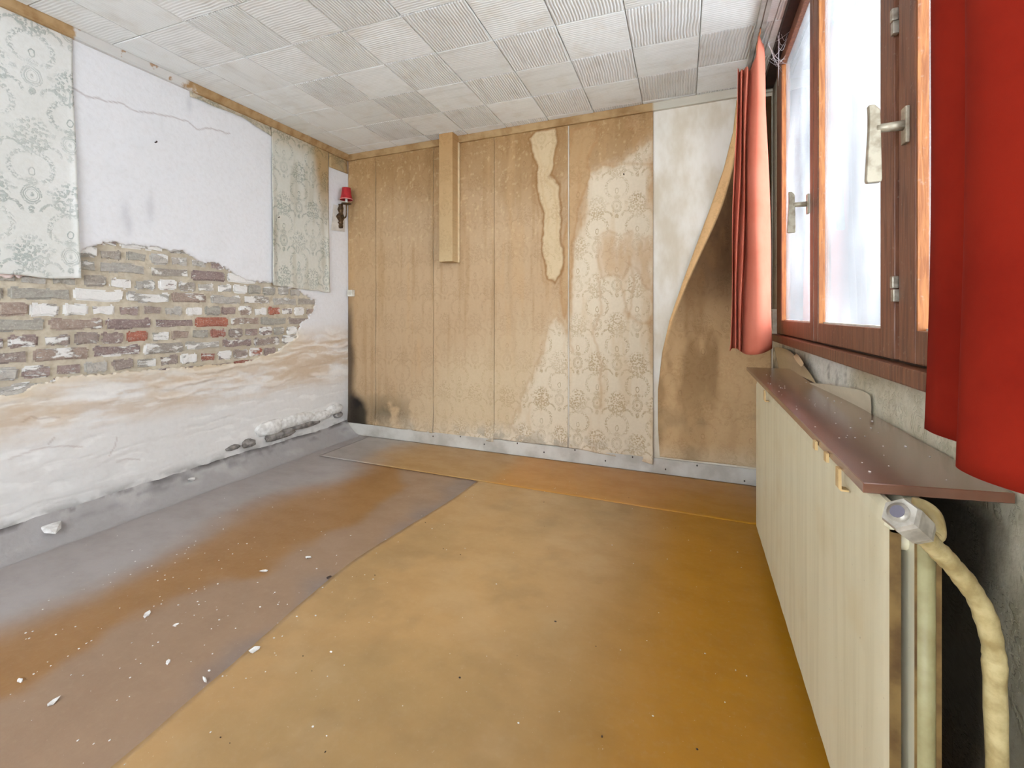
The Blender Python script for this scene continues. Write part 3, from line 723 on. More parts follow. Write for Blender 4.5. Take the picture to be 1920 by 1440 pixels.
# torn wallpaper below the sill
def curl(name, pts, w_, par, lift, cc):
    pass
def flap(poly_px, lifts, name='torn_wallpaper_flap', n=10, cc=(196, 180, 148)):
    # poly_px: top row and bottom row of image points on the wall; lifts give distance off the wall
    top, bot = poly_px; m = len(top); rows = []
    for t in np.linspace(0, 1, n):
        row = []
        for k in range(m):
            a = onR(*top[k]); b = onR(*bot[k]); l = lifts[0][k]*(1-t)**1.5+lifts[1][k]*t
            row.append((XR-.006-l, a[0]+(b[0]-a[0])*t, a[1]+(b[1]-a[1])*t))
        rows.append(row)
    V = np.array(rows).reshape(-1, 3); C_ = np.tile(lin(*cc), (len(V), 1))*(.75+.4*fbm(V[:, 1], V[:, 2], 20, 3))[:, None]
    o = mk(name, V, gridfaces(n, m), M_plaster, WR, True, C_); md = o.modifiers.new('thick', 'SOLIDIFY'); md.thickness = .0008
    sub = o.modifiers.new('soft', 'SUBSURF'); sub.levels = 1; sub.render_levels = 2
flap(([(1452, 650), (1478, 652), (1500, 664), (1524, 680)], [(1462, 694), (1490, 700), (1520, 708), (1542, 722)]), [[.0, .004, .02, .035], [.0, .005, .015, .012]], cc=(190, 170, 134))
flap(([(1530, 718), (1565, 720), (1605, 728), (1630, 732), (1641, 742)], [(1600, 778), (1612, 778), (1626, 780), (1636, 782), (1642, 786)]), [[.03, .022, .012, .008, .004], [.0, 0, 0.0, .002, .004]], cc=(206, 194, 168))
flap(([(1500, 662), (1512, 668), (1526, 680)], [(1508, 668), (1518, 676), (1534, 690)]), [[.01, .02, .03], [.035, .045, .05]], cc=(214, 190, 150))

def wood(name, c, c2, rough=.42, mul=(3, 3, .25), sc=26):
    s = Mat(name, rough, .45); s.coords(); n = s.noise(sc, 6, mul=mul, dist=.6); f = s.noise(90, 4)
    col = s.mix(n.ss(.35, .68), c, c2); col = s.mix(f.ss(.6, .75)*.3, col, lin(170, 160, 145)); s.color(col); s.bump(n, .0012); return s.m
M_brown = wood('brown_stained_frame', lin(128, 84, 60), lin(94, 56, 40))
M_orange = wood('bare_pine_rebate', lin(176, 114, 62), lin(142, 84, 42), .6, sc=40)
M_dark = simple('dark_rebate', lin(58, 40, 32), .6, lin(36, 26, 22), 20)
s = Mat('dusty_glass', .08, .5); s.coords(); nt = s.nt
tr = s.node('ShaderNodeBsdfTransparent'); tr.inputs[0].default_value = (.95, .975, 1, 1); gl = s.node('ShaderNodeBsdfGlossy'); gl.inputs['Roughness'].default_value = .02
df = s.node('ShaderNodeBsdfTranslucent'); df.inputs[0].default_value = (.85, .88, .92, 1)
fr = s.node('ShaderNodeFresnel'); fr.inputs[0].default_value = 1.17
m1 = s.node('ShaderNodeMixShader'); nt.links.new(fr.outputs[0], m1.inputs[0]); nt.links.new(tr.outputs[0], m1.inputs[1]); nt.links.new(gl.outputs[0], m1.inputs[2])
m2 = s.node('ShaderNodeMixShader'); dn = s.noise(5, 6, mul=(1, 1, .5)); dn2 = s.noise(120, 2); dirt = dn.ss(.35, .8)*.07+.055
nt.links.new(dirt.k, m2.inputs[0]); nt.links.new(m1.outputs[0], m2.inputs[1]); nt.links.new(df.outputs[0], m2.inputs[2]); nt.links.new(m2.outputs[0], s.out.inputs[0]); M_glass = s.m
WX, GX = .43, .4525
WN = tag(box('window_1', WX+.012, WX+.075, WY0, WY1, WZ0+.002, WZ0+.022, M_dark), kind='structure')
for y0, y1, z0, z1 in ((WY1-.045, WY1, WZ0, WZ1), (WY0, WY0+.045, WZ0, WZ1), (WY0+.045, WY1-.045, WZ1-.055, WZ1)):
    box('outer_frame', WX+.006, WX+.08, y0, y1, z0, z1, M_brown, WN, bev=.002)
M_hinge = simple('grey_hinge_metal', lin(178, 172, 158), .4, lin(140, 132, 116), 60, metal=.5)
ST_Y = [(2.752, 1.990, 2.640, 2.044), (1.982, 1.268, 1.926, 1.3475), (1.242, .548, 1.1655, .62)]  # far edge, near edge, glass far, glass near
gz0, gz1 = CH-.036, 2.36
for k, (a, b, ga, gb) in enumerate(ST_Y):
    z0, z1 = CH-.105, 2.372
    sh = box('sash', WX, WX+.045, ga, a, z0, z1, M_brown, WN, bev=.003)
    sh['label'] = ['far casement sash', 'middle casement sash', 'near casement sash'][k]
    box('stile', WX, WX+.045, b, gb, z0, z1, M_brown, sh, bev=.003)
    box('bottom_rail', WX+.0005, WX+.044, gb+.0004, ga-.0004, z0, gz0, M_brown, sh, bev=.003)
    box('top_rail', WX+.0005, WX+.044, gb+.0004, ga-.0004, z1-.035, z1, M_brown, sh, bev=.003)
    box('glazing_bead', WX+.003, GX-.0015, ga-.006, ga-.0004, gz0, z1-.035, M_orange, sh)
    box('glazing_bead', WX+.006, GX-.0015, gb+.0004, gb+.004, gz0, z1-.035, M_orange, sh)
    box('putty_line', GX-.006, GX-.0015, gb+.004, ga-.006, gz0, gz0+.005, M_white, sh)
    g_ = box('pane', GX-.0015, GX+.0015, gb+.0006, ga-.0006, gz0+.0005, z1-.0355, M_glass, sh)
for zz in (CH+.055, CH+.66, CH+1.20):
    for yy in (1.255,):
        h_ = box('hinge', WX-.008, WX+.004, yy-.008, yy+.008, zz-.028, zz+.0, M_hinge, WN, bev=.002)
        box('hinge_knuckle', WX-.010, WX+.003, yy-.007, yy+.007, zz+.002, zz+.030, M_hinge, h_, bev=.003)
box('gap_shadow_strip', WX+.018, WX+.06, 1.244, 1.266, CH-.10, 2.37, M_dark, WN)
# sill
SI = tag(box('trim_4', .410, .470, WY0-.04, WY1+.035, CH-.150, CH-.1115, M_brown, bev=.004), kind='structure')
# handles
M_hand = simple('dull_nickel', lin(176, 168, 148), .38, lin(140, 130, 110), 40, metal=.35)
def handle(u, v, label, ln):
    y, z = onR(u, v, WX); root = empty('window_handle', (WX, y, z), label, 'window handle')
    box('rosette', WX-.008, WX+.0, y-.012, y+.012, z-.040, z+.038, M_hand, root, bev=.002)
    bm = bmesh.new(); tube(bm, [(WX-.006, y, z), (WX-.055, y, z)], [.011, .009], 12); from_bm('spindle', bm, M_hand, root, True)
    # flat lever hanging down, wider at its foot, hooked at the top
    P2 = [(-.011, .052), (-.001, .052), (.008, .040), (.009, .0), (.011, -ln), (.0095, -ln-.006), (-.013, -ln-.006), (-.015, -ln), (-.010, 0), (-.010, .035)]
    bm = bmesh.new(); a = [bm.verts.new((WX-.058+px*1.1, y-.007, z+pz)) for px, pz in P2]; b = [bm.verts.new((WX-.058+px*1.1, y+.007, z+pz)) for px, pz in P2]
    n = len(P2)
    for i in range(n): bm.faces.new((a[i], a[(i+1) % n], b[(i+1) % n], b[i]))
    bm.faces.new(a[::-1]); bm.faces.new(b); bmesh.ops.recalc_face_normals(bm, faces=bm.faces)
    bmesh.ops.bevel(bm, geom=[e for e in bm.edges], offset=.0015, segments=1, affect='EDGES')
    from_bm('lever', bm, M_hand, root); return root
handle(1702, 234, 'larger dull metal lever handle on the near window stile', .112)
handle(1517, 382, 'far dull metal lever handle, on the stile nearest the left curtain', .105)
# strap box at the corner
yk, zk = onR(1447, 603, XR-.01)
yk = min(yk, 2.93)
o = box('blind_strap_box', XR-.024, XR-.001, yk-.03, yk+.03, zk-.07, zk+.075, M_white, bev=.004); tag(o, 'narrow white strap box on the wall behind the left curtain foot', 'strap box')
bm = bmesh.new(); tube(bm, spline([(XR-.028, yk-.01, zk+.06), (XR-.045, yk-.015, zk+.03), (XR-.040, yk-.015, zk-.02), (XR-.022, yk-.012, zk-.05)], 5), .004, 6); from_bm('strap_loop', bm, M_white, o, True)

# outside: the neighbour's white wall, eave and pipe
M_ext = simple('white_render', lin(246, 248, 250), .9, lin(236, 240, 246), 2)
EV = tag(box('trim_6', XO, 1.02, -1.5, 6.5, 2.88, 3.02, simple('blue_grey_soffit', lin(84, 98, 124), .6, lin(70, 84, 108), 3), bev=.01), kind='structure')
NB = empty('neighbour_house', (5.2, 7.5, -.5), 'white rendered neighbouring house beyond the window glass', 'building')
box('facade', 4.2, 6.2, 1.2, 14, -.5, 3.6, M_ext, NB)
bm = bmesh.new(); prism_y(bm, [(3.7, 3.45), (6.6, 5.2), (6.6, 5.35), (3.7, 3.60)], 1.0, 14.2); from_bm('roof', bm, simple('blue_slate', lin(112, 128, 156), .6, lin(90, 104, 130), 6), NB)
bm = bmesh.new(); tube(bm, [(3.72, 1.0, 3.45), (3.72, 14.2, 3.45)], .07, 10); from_bm('gutter', bm, simple('zinc', lin(150, 160, 180), .4), NB, True)
bm = bmesh.new(); tube(bm, [(4.12, 3.1, 3.4), (4.12, 3.1, -.5)], .05, 10); from_bm('downpipe', bm, M_ext, NB, True)
GR = tag(box('ground', XO+.01, 14, -8, 16, -.6, -.5, simple('concrete_yard', lin(170, 170, 168), .9)), kind='structure')

# ------------------------------------------------------------------ rear part of the room (behind the camera)
wh = simple('pale_wall_paint', lin(214, 208, 196), .8, lin(200, 192, 178), 3)
bm = bmesh.new()
for b in ((XL-.2, -2.25, 0, ZC), (-.05, XR+.3, 0, ZC), (-2.25, -.05, 0, .45), (-2.25, -.05, 2.25, ZC)): bm_box(bm, b[0], b[1], Y0-.15, Y0, b[2], b[3])
WF = tag(from_bm('wall_front', bm, wh), kind='structure')
bm = bmesh.new()
for b in ((-2.25, -2.19, .45, 2.25), (-.11, -.05, .45, 2.25), (-2.19, -.11, .45, .52), (-2.19, -.11, 2.18, 2.25), (-1.18, -1.12, .52, 2.18)): bm_box(bm, b[0], b[1], Y0-.10, Y0-.04, b[2], b[3])
W2 = tag(from_bm('fill_window', bm, M_brown), kind='structure')  # added window, out of view, lets fill light into the room
box('pane', -2.188, -1.182, Y0-.072, Y0-.068, .521, 2.179, M_glass, W2); box('pane', -1.118, -.112, Y0-.072, Y0-.068, .521, 2.179, M_glass, W2)

# ------------------------------------------------------------------ radiator, shelf, valve
s = Mat('yellowed_radiator_enamel', .42, .45); x, y, z = s.coords(); n = s.noise(28, 4, vec=s.comb(y, z*.05, 0.0)); n2 = s.noise(7, 5); f = s.noise(120, 3)
c = s.mix(n.ss(.38, .75)*.5, lin(218, 211, 182), lin(190, 180, 146)); c = s.mix(n2.ss(.5, .75)*.3, c, lin(196, 176, 130)); c = s.mix(f.ss(.72, .76)*.5, c, lin(120, 104, 80)); s.color(c); s.bump(n, .0006); M_rad = s.m
RY0, RY1, RZ0, RZ1 = .812, 2.25, .100, CH-.2875
RX = .268
RA = empty('radiator', (.33, 1.53, 0), 'cream double panel radiator under the window shelf', 'radiator')
M_grime = simple('grimy_enamel', lin(132, 106, 62), .6, lin(86, 62, 34), 14)
def rpanel(x0, x1, name, par):
    # plan profile with shallow vertical flutes and a turned edge
    V, Fc_ = [], []; n = 96
    ys = np.linspace(RY0, RY1, n)
    bm = bmesh.new(); fr_, bk = [], []
    zs = [RZ0, RZ0+.012, RZ1-.030, RZ1-.012, RZ1]
    for i, yy in enumerate(ys):
        e = min(yy-RY0, RY1-yy); cor = .022*max(0, 1-e/.03)**2
        ripple = .0003*math.sin(i*.9)*(e > .04)
        fr_.append([bm.verts.new((x0+ripple*(0 < k < 3)+(.010 if k == 4 else .003 if k == 3 else .006 if k == 0 else 0)+cor*.1, yy, z_-(cor if k >= 3 else 0))) for k, z_ in enumerate(zs)])
        bk.append([bm.verts.new((x1, yy, z_-(cor if k >= 3 else 0))) for k, z_ in enumerate(zs)])
    m = len(zs)
    for i in range(n-1):
        for k in range(m-1):
            bm.faces.new((fr_[i][k], fr_[i+1][k], fr_[i+1][k+1], fr_[i][k+1])); bm.faces.new((bk[i][k], bk[i][k+1], bk[i+1][k+1], bk[i+1][k]))
        bm.faces.new((fr_[i][m-1], fr_[i+1][m-1], bk[i+1][m-1], bk[i][m-1])); bm.faces.new((fr_[i][0], bk[i][0], bk[i+1][0], fr_[i+1][0]))
    for i in (0, n-1):
        for k in range(m-1): bm.faces.new((fr_[i][k], fr_[i][k+1], bk[i][k+1], bk[i][k]))
    o = from_bm(name, bm, M_rad, par); o.data.materials.append(M_grime)
    for f in o.data.polygons:
        if abs(f.normal.y) > .7 or (f.normal.x > .7 and name == 'front_panel'): f.material_index = 1
    return o
rpanel(RX, RX+.016, 'front_panel', RA); rpanel(RX+.029, RX+.062, 'rear_panel', RA)
for xx, rr_ in ((RX+.045, .0115),):
    bm = bmesh.new(); tube(bm, [(xx, RY0+.004, RZ0+.02), (xx, RY0+.004, RZ1-.03)], rr_, 14); from_bm('end_column', bm, simple('stained_enamel', lin(170, 164, 122), .5, lin(142, 130, 88), 12), RA, True)
bm = bmesh.new()
for i in range(44):
    yy = RY0+.05+i*(RY1-RY0-.1)/43; bm_box(bm, RX+.0165, RX+.0325, yy-.0012, yy+.0012, RZ0+.05, RZ1-.05)
tag(from_bm('convector_fins', bm, M_rad, RA), kind='stuff')
for zz in (RZ0+.045, RZ1-.052):
    for yy in (RY0+.028, RY1-.028):
        bm = bmesh.new(); tube(bm, [(RX+.012, yy, zz), (RX+.045, yy, zz)], .016, 12); from_bm('header_boss', bm, M_rad, RA, True)
for yy in (1.15, 1.95):
    box('wall_bracket', RX+.0665, XR-.005, yy-.015, yy+.015, .25, .60, M_rad, RA)
# shelf over the radiator
s = Mat('brown_laminate', .30, .7); s.coords(); n = s.noise(9, 4, mul=(2.2, .5, 1))
c = s.mix(n.ss(.3, .75), lin(124, 78, 58), lin(108, 68, 50)); c = s.mix(s.noise(2.2, 4).ss(.4, .75)*.35, c, lin(150, 134, 122)); s.color(c); s.b.inputs['Roughness'].default_value = .27; s.b.inputs['Coat Weight'].default_value = 1; s.b.inputs['Coat Roughness'].default_value = .16; M_lam = s.m
zt = CH-.268
sx = [(.2524, .859), (.449, .894), (.449, 2.50), (.2570, 2.50)]
bm = bmesh.new(); a = [bm.verts.new((x, y, zt-.0165)) for x, y in sx]; b = [bm.verts.new((x, y, zt)) for x, y in sx]
for i in range(4): bm.faces.new((a[i], a[(i+1) % 4], b[(i+1) % 4], b[i]))
bm.faces.new(a[::-1]); bm.faces.new(b); bmesh.ops.bevel(bm, geom=list(bm.edges), offset=.0012, segments=1, affect='EDGES')
SH = from_bm('radiator_shelf', bm, M_lam); tag(SH, 'long brown laminate shelf lying over the radiator, dusty and glossy', 'shelf')
M_clip = simple('cream_clip', lin(206, 176, 124), .5, lin(180, 148, 96), 30)
for (u, v, h) in ((1433, 740, .035), (1529, 828, .014), (1550, 850, .014), (1571, 877, .034)):
    y, z = onR(u, v, .250); bm = bmesh.new()
    prof = [(.2485, CH-.283), (.2485, CH-.2845-h), (.2520, CH-.2890-h), (.2645, CH-.2890-h), (.2645, CH-.2860-h), (.2535, CH-.2855-h), (.2530, CH-.2855)] if h > .02 else [(.2470, CH-.276), (.2470, CH-.276-h*1.3), (.2522, CH-.276-h*1.3), (.2522, CH-.276)]
    if h > .02: prof += [(.2530, CH-.283)]
    prism_y(bm, prof, y-.009, y+.009); from_bm('shelf_clip', bm, M_clip, SH)
# valve with taped pipe
M_tape = simple('yellowed_tape', lin(206, 190, 140), .5, lin(164, 144, 96), 30, .003)
M_cap = simple('dusty_chrome_cap', lin(205, 200, 188), .35, lin(165, 158, 145), 40, metal=.2)
VA = empty('radiator_valve', (.385, .80, 0), 'hexagonal capped radiator valve with yellow taped pipe at the near radiator end', 'valve')
def pt(u, v, Y):
    x, y, z = ray(u, v); s_ = Y/y; return Vector((x*s_, Y, z*s_+CH))
cA, cB = pt(1686, 962, .728), pt(1733, 1003, .752)
ax = (cB-cA).normalized(); s_a = ax.cross(Vector((0, 0, 1))).normalized(); s_b = ax.cross(s_a)
bm = bmesh.new(); rings = []
for t, r in ((0, .017), (.0, .021), (.006, .0235), (.036, .0215), (.048, .0165)):
    c_ = cA+ax*t; rings.append([bm.verts.new(c_+(s_a*math.cos(q*math.pi/3+.3)+s_b*math.sin(q*math.pi/3+.3))*r) for q in range(6)])
for i in range(len(rings)-1):
    for k in range(6): bm.faces.new((rings[i][k], rings[i][(k+1) % 6], rings[i+1][(k+1) % 6], rings[i+1][k]))
bm.faces.new(rings[-1]); bm.faces.new(rings[0][::-1])
cap = from_bm('hex_cap', bm, M_cap, VA)
bm = bmesh.new(); tube(bm, [cA-ax*.004, cA+ax*.004], [.0125, .0125], 20); rg = from_bm('cap_ring', bm, M_cap, cap, True)
bm = bmesh.new(); tube(bm, [cA-ax*.0048, cA-ax*.0035], .0085, 16); from_bm('cap_socket', bm, simple('grey_socket', lin(120, 116, 128), .5), cap)
pp = spline([cA+ax*.045, pt(1748, 1022, .765), pt(1778, 1052, .778), pt(1810, 1090, .79), pt(1842, 1142, .80), pt(1862, 1215, .81), pt(1866, 1300, .812), (.392, .812, .25), (.392, .812, .0)], 8)
rr = [.0125+.0006*math.sin(i*1.7)+.0005*math.sin(i*.6) for i in range(len(pp))]
bm = bmesh.new(); tube(bm, pp, rr, 14); from_bm('taped_pipe', bm, M_tape, VA, True)
bm = bmesh.new(); tube(bm, spline([pt(1712, 948, .788), pt(1730, 952, .786), pt(1748, 968, .782), pt(1753, 1000, .777), cB+Vector((.012, .02, -.008))], 7), .0115, 12); from_bm('valve_elbow', bm, M_tape, VA, True)
# flow pipe low at the far side
# ------------------------------------------------------------------ curtains and rail
def cloth_mat(name, ca, cb, tr):
    s = Mat(name, .9, .1); x, y, z = s.coords(); n = s.noise(5, 5); wv_ = s.noise(900, 1); st_ = s.noise(9, 6)
    c = s.mix(n.ss(.35, .7)*.5, ca, cb); c = s.mix(st_.ss(.68, .74)*.3, c, lin(110, 40, 26))
    s.color(c); s.bump(wv_*.3+n*3, .0006)
    tl = s.node('ShaderNodeBsdfTranslucent'); mx = s.node('ShaderNodeMixShader'); mx.inputs[0].default_value = tr
    s.nt.links.new(c, tl.inputs[0]); s.nt.links.new(s.b.outputs[0], mx.inputs[1]); s.nt.links.new(tl.outputs[0], mx.inputs[2]); s.nt.links.new(mx.outputs[0], s.out.inputs[0])
    return s.m
M_curt = cloth_mat('red_curtain_cloth', lin(144, 36, 20), lin(106, 16, 8), .13)  # near curtain: darker copy of the cloth, its shade put into the colour
M_curt_lit = cloth_mat('lit_salmon_cloth', lin(204, 120, 98), lin(192, 96, 72), .16)  # far curtain: paler copy of the cloth, its light put into the colour
def curtain(name, plan_bot, plan_top, zb, ztop, label, hem=.035, shape=None, M_curt=None):
    A = spline([(x, y, 0) for x, y in plan_bot], 7); B = spline([(x, y, 0) for x, y in plan_top], 7)
    n = len(A); m = 60; V = np.zeros((n, m, 3))
    for i in range(n):
        for k in range(m):
            t = k/(m-1); q = shape(t) if shape else t
            zt_ = ztop(i/(n-1)) if callable(ztop) else ztop; zb_ = zb(i/(n-1)) if callable(zb) else zb
            p = A[i]*(1-q)+B[i]*q; sway = .004*math.sin(t*9+i*.13)
            V[i, k] = (p.x+sway, p.y+sway*.6, zb_+(zt_-zb_)*t)
    root = empty(name, (float(V[:, 0, 0].mean()), float(V[:, 0, 1].mean()), float(V[:, 0, 2].min())), label, 'curtain')
    o = mk('cloth', V.reshape(-1, 3), gridfaces(n, m), M_curt, root, True); md = o.modifiers.new('thick', 'SOLIDIFY'); md.thickness = .0012; md.offset = 0
    # stitched hem: a folded band at the foot
    kk = max(2, int(hem/((V[0, -1, 2]-V[0, 0, 2])/(m-1)))+1); H = np.concatenate([V[:, :kk]], 1).copy(); c0 = H[:, :1, :2]
    nrm = np.zeros_like(H); tg = np.gradient(H[:, 0, :2], axis=0); ln_ = np.linalg.norm(tg, axis=1)[:, None]+1e-9; nv_ = np.stack([-tg[:, 1], tg[:, 0]], 1)/ln_
    H[:, :, :2] += nv_[:, None, :]*.0016
    h = mk('hem', H.reshape(-1, 3), gridfaces(n, kk), M_curt, root, True); md = h.modifiers.new('thick', 'SOLIDIFY'); md.thickness = .001
    return root
pb = [(.316, .825), (.312, .79), (.322, .745), (.336, .70), (.334, .668), (.305, .655), (.282, .650), (.268, .625), (.270, .585), (.292, .545), (.325, .51), (.330, .47), (.300, .43), (.275, .39), (.290, .34), (.325, .30), (.320, .26), (.290, .22), (.28, .17)]
ptp = [(.314, .765), (.312, .742), (.318, .712), (.327, .680), (.325, .655), (.306, .640), (.290, .632), (.282, .612), (.284, .580), (.298, .545), (.318, .51), (.322, .47), (.300, .43), (.285, .39), (.296, .34), (.316, .30), (.314, .26), (.296, .22), (.29, .17)]
RC = curtain('curtain', pb, ptp, CH-.168, 2.385, 'large red curtain hanging closest at the right of the window', M_curt=M_curt)
# two darker pulls / tear on the near fold
pb2 = [(.176, 2.395), (.186, 2.46), (.198, 2.405), (.208, 2.46), (.221, 2.40), (.234, 2.46), (.246, 2.375), (.275, 2.345), (.305, 2.352), (.335, 2.40), (.362, 2.47), (.378, 2.55), (.384, 2.63)]
pt2 = [(.208, 2.40), (.222, 2.45), (.230, 2.40), (.243, 2.45), (.250, 2.39), (.264, 2.44), (.272, 2.385), (.286, 2.37), (.298, 2.378), (.312, 2.40), (.326, 2.44), (.336, 2.49), (.342, 2.54)]
LC = curtain('curtain', pb2, pt2, lambda t: CH-.182+.012*math.sin(t*9), lambda t: 2.245+.010*math.sin(t*30)+.118*math.exp(-(abs(t-.75)/.19)**4), 'salmon curtain bunched in the corner at the far end of the window', shape=lambda t: t**1.2, M_curt=M_curt_lit)
M_rail = simple('grey_rail', lin(172, 170, 164), .4, lin(130, 126, 118), 12)
bm = bmesh.new(); prism_y(bm, [(.286, ZC-.0120), (.326, ZC-.0120), (.326, ZC-.036), (.309, ZC-.036), (.309, ZC-.028), (.303, ZC-.028), (.303, ZC-.036), (.286, ZC-.036)], .10, 2.90)
RL = tag(from_bm('curtain_rail', bm, M_rail), 'grey double channel curtain rail fixed to the ceiling above the window', 'curtain rail')
for yy in (2.405, 2.44, 2.47):
    bm = bmesh.new(); tube(bm, [(.306, yy, ZC-.030), (.306, yy, ZC-.052), (.300, yy, ZC-.075), (.298, yy-.004, ZC-.115)], .003, 6); from_bm('curtain_hook', bm, simple('tan_hook', lin(196, 130, 90), .5) if yy == 2.405 else bpy.data.materials['tan_hook'], LC)
# pelmet board above the window
tag(box('trim_5', .395, XR-.001, .45, YB-.032, ZC-.045, ZC-.012, M_dark), kind='structure')

# ------------------------------------------------------------------ wall sconce
M_brass = simple('aged_brass', lin(112, 88, 62), .5, lin(70, 54, 40), 60, .002, metal=.6)
sy, szz = 2.962, CH+.73
SC = empty('wall_sconce', (XL+.002, sy, szz), 'old brass wall sconce with a small red shade near the left corner', 'wall lamp')
pf = [(-.0, -.0), (.012, .002), (.016, .02), (.010, .035), (.026, .046), (.012, .060), (.030, .078), (.044, .095), (.030, .115), (.010, .132), (.020, .148), (.026, .16), (.018, .174), (.010, .190), (.016, .205), (0, .21)]
bm = bmesh.new(); n = len(pf)
lf = [(-a, b) for a, b in pf[::-1][1:-1]]; full = pf+lf
f_ = [bm.verts.new((XL+.022+.008*(abs(a) < .02), sy+a*.95, szz+b)) for a, b in full]; k_ = [bm.verts.new((XL+.004, sy+a*1.0, szz+b)) for a, b in full]
for i in range(len(full)): bm.faces.new((f_[i], f_[(i+1) % len(full)], k_[(i+1) % len(full)], k_[i]))
bm.faces.new(f_); bm.faces.new(k_[::-1]); from_bm('back_plate', bm, M_brass, SC)
ccx = XL+.078
bm = bmesh.new(); tube(bm, spline([(XL+.03, sy, szz+.11), (XL+.05, sy, szz+.085), (XL+.074, sy, szz+.10), (ccx, sy, szz+.155), (ccx, sy, szz+.20)], 6), .0065, 8); from_bm('arm', bm, M_brass, SC, True)
lathe('drip_pan', [(.0, .196), (.02, .196), (.040, .203), (.042, .207), (.020, .203), (0, .203)], (ccx, sy, szz), M_brass, SC)
lathe('candle_sleeve', [(.011, .203), (.011, .262), (0, .262)], (ccx, sy, szz), M_white, SC)
M_shade = simple('red_lampshade_cloth', lin(182, 44, 46), .8, lin(158, 34, 38), 30)
o = lathe('lamp_shade', [(.052, .238), (.046, .256), (.040, .285), (.036, .318), (.035, .338)], (ccx, sy, szz), M_shade, SC, 28); md = o.modifiers.new('t', 'SOLIDIFY'); md.thickness = .0015
lathe('shade_trim', [(.0525, .236), (.0535, .240), (.0525, .244)], (ccx, sy, szz), simple('pink_braid', lin(216, 140, 132), .8), o, 28)
bm = bmesh.new(); q = [(2.865, szz-.03), (3.02, szz-.02), (3.02, szz+.20), (2.895, szz+.19)]
a = [bm.verts.new((XL+.0032+.004*(i in (0, 1)), y, z)) for i, (y, z) in enumerate(q)]; b = [bm.verts.new((XL+.0020, y, z)) for y, z in q]
for i in range(4): bm.faces.new((a[i], a[(i+1) % 4], b[(i+1) % 4], b[i]))
bm.faces.new(a); bm.faces.new(b[::-1]); from_bm('wallpaper_scrap', bm, simple('blank_paper', lin(214, 208, 198), .8), WL)

# ------------------------------------------------------------------ left skirting and rubble
nY, nZ = 420, 16
FW, FH = .15, .118
Yk, Tk = np.meshgrid(np.linspace(Y0, YB-.016, nY), np.linspace(0, 1, nZ), indexing='ij')     # T: 0 out on the floor, 1 up on the wall
n3_ = fbm(Yk, Yk*0, 3, 4)-.5
Xk = XL+FW*(1-Tk)+.03*n3_*(1-Tk); Zk = (FH+.030*n3_+.012*(fbm(Yk, Yk*0, 20, 6)-.5))*Tk**1.9+.0008+.006*(fbm(Yk, Xk, 14, 8)-.3)*np.sin(Tk*np.pi)
Xk[:, -1] = XL-.006
Ck = np.zeros(Yk.shape+(3,))+np.array(lin(160, 155, 153)); Ck = mixc(Ck, sst(.45, .7, fbm(Yk, Tk*.3, 7, 3))*.6*Tk, lin(192, 188, 184)); Ck = mixc(Ck, sst(.86, 1, Tk)*sst(.35, .55, fbm(Yk, Zk, 14, 5)), lin(84, 78, 76)); Ck = mixc(Ck, sst(.6, .8, Tk)*sst(.55, .7, fbm(Yk, Tk*.3, 6, 13))*.6, lin(110, 106, 106))
def on_fillet(u, v):
    x, y, z = ray(u, v)
    for k in range(400):
        s_ = 1.2+k*.01; X_, Z_ = x*s_, CH+z*s_
        h_ = FH*max(0, 1-(X_-XL)/FW)**1.9 if X_ < XL+FW else 0
        if Z_ <= h_+.001: return X_, y*s_, h_
    return None
tag(mk('baseboard_left', np.stack([Xk, Yk, Zk], -1).reshape(-1, 3), gridfaces(nY, nZ), M_plaster, None, True, Ck.reshape(-1, 3)), kind='structure')
M_chip = simple('broken_white_plaster', lin(232, 230, 226), .85, lin(200, 196, 190), 30, .002)
M_chipg = simple('grey_rubble', lin(150, 144, 138), .9, lin(100, 94, 90), 30, .003)
def lump(name, c, sx, sy_, sz, seed, mat, parent=None, ang=0, sub=3, amp=.25):
    bm = bmesh.new(); bmesh.ops.create_icosphere(bm, subdivisions=sub, radius=1); r = random.Random(seed); ph = [r.uniform(0, 9) for _ in range(6)]
    for v in bm.verts:
        d = 1+amp*(math.sin(v.co.x*3+ph[0])*math.sin(v.co.y*4+ph[1])+.6*math.sin(v.co.z*7+ph[2])*math.sin(v.co.x*8+ph[3])+.35*math.sin(v.co.y*15+ph[4])*math.sin(v.co.x*13+ph[5]))
        p = v.co*d; x_, y2 = p.x*sx, p.y*sy_; ca, sa = math.cos(ang), math.sin(ang)
        v.co = Vector((c[0]+x_*ca-y2*sa, c[1]+x_*sa+y2*ca, c[2]+max(p.z, -.75)*sz))
    return from_bm(name, bm, mat, parent, sub > 1)
for i, (u, v, ly, lz_, lx_, mt) in enumerate(((512, 802, .12, .058, .036, 0), (556, 789, .20, .048, .034, 0), (600, 781, .16, .040, .030, 0), (630, 768, .10, .045, .030, 0), (527, 815, .12, .040, .034, 1), (468, 832, .05, .030, .030, 1), (575, 797, .16, .026, .030, 1), (440, 840, .05, .018, .016, 1), (636, 778, .05, .03, .03, 1))):
    y, z = onL(u, v, XL+.02); lump('plaster_lump', (XL+.004, min(y, YB-.15 if ly > .1 else YB-.1), z), lx_, ly, lz_, i+3, (M_chip, M_chipg)[mt], WL, sub=4, amp=.07 if mt == 0 else .14)
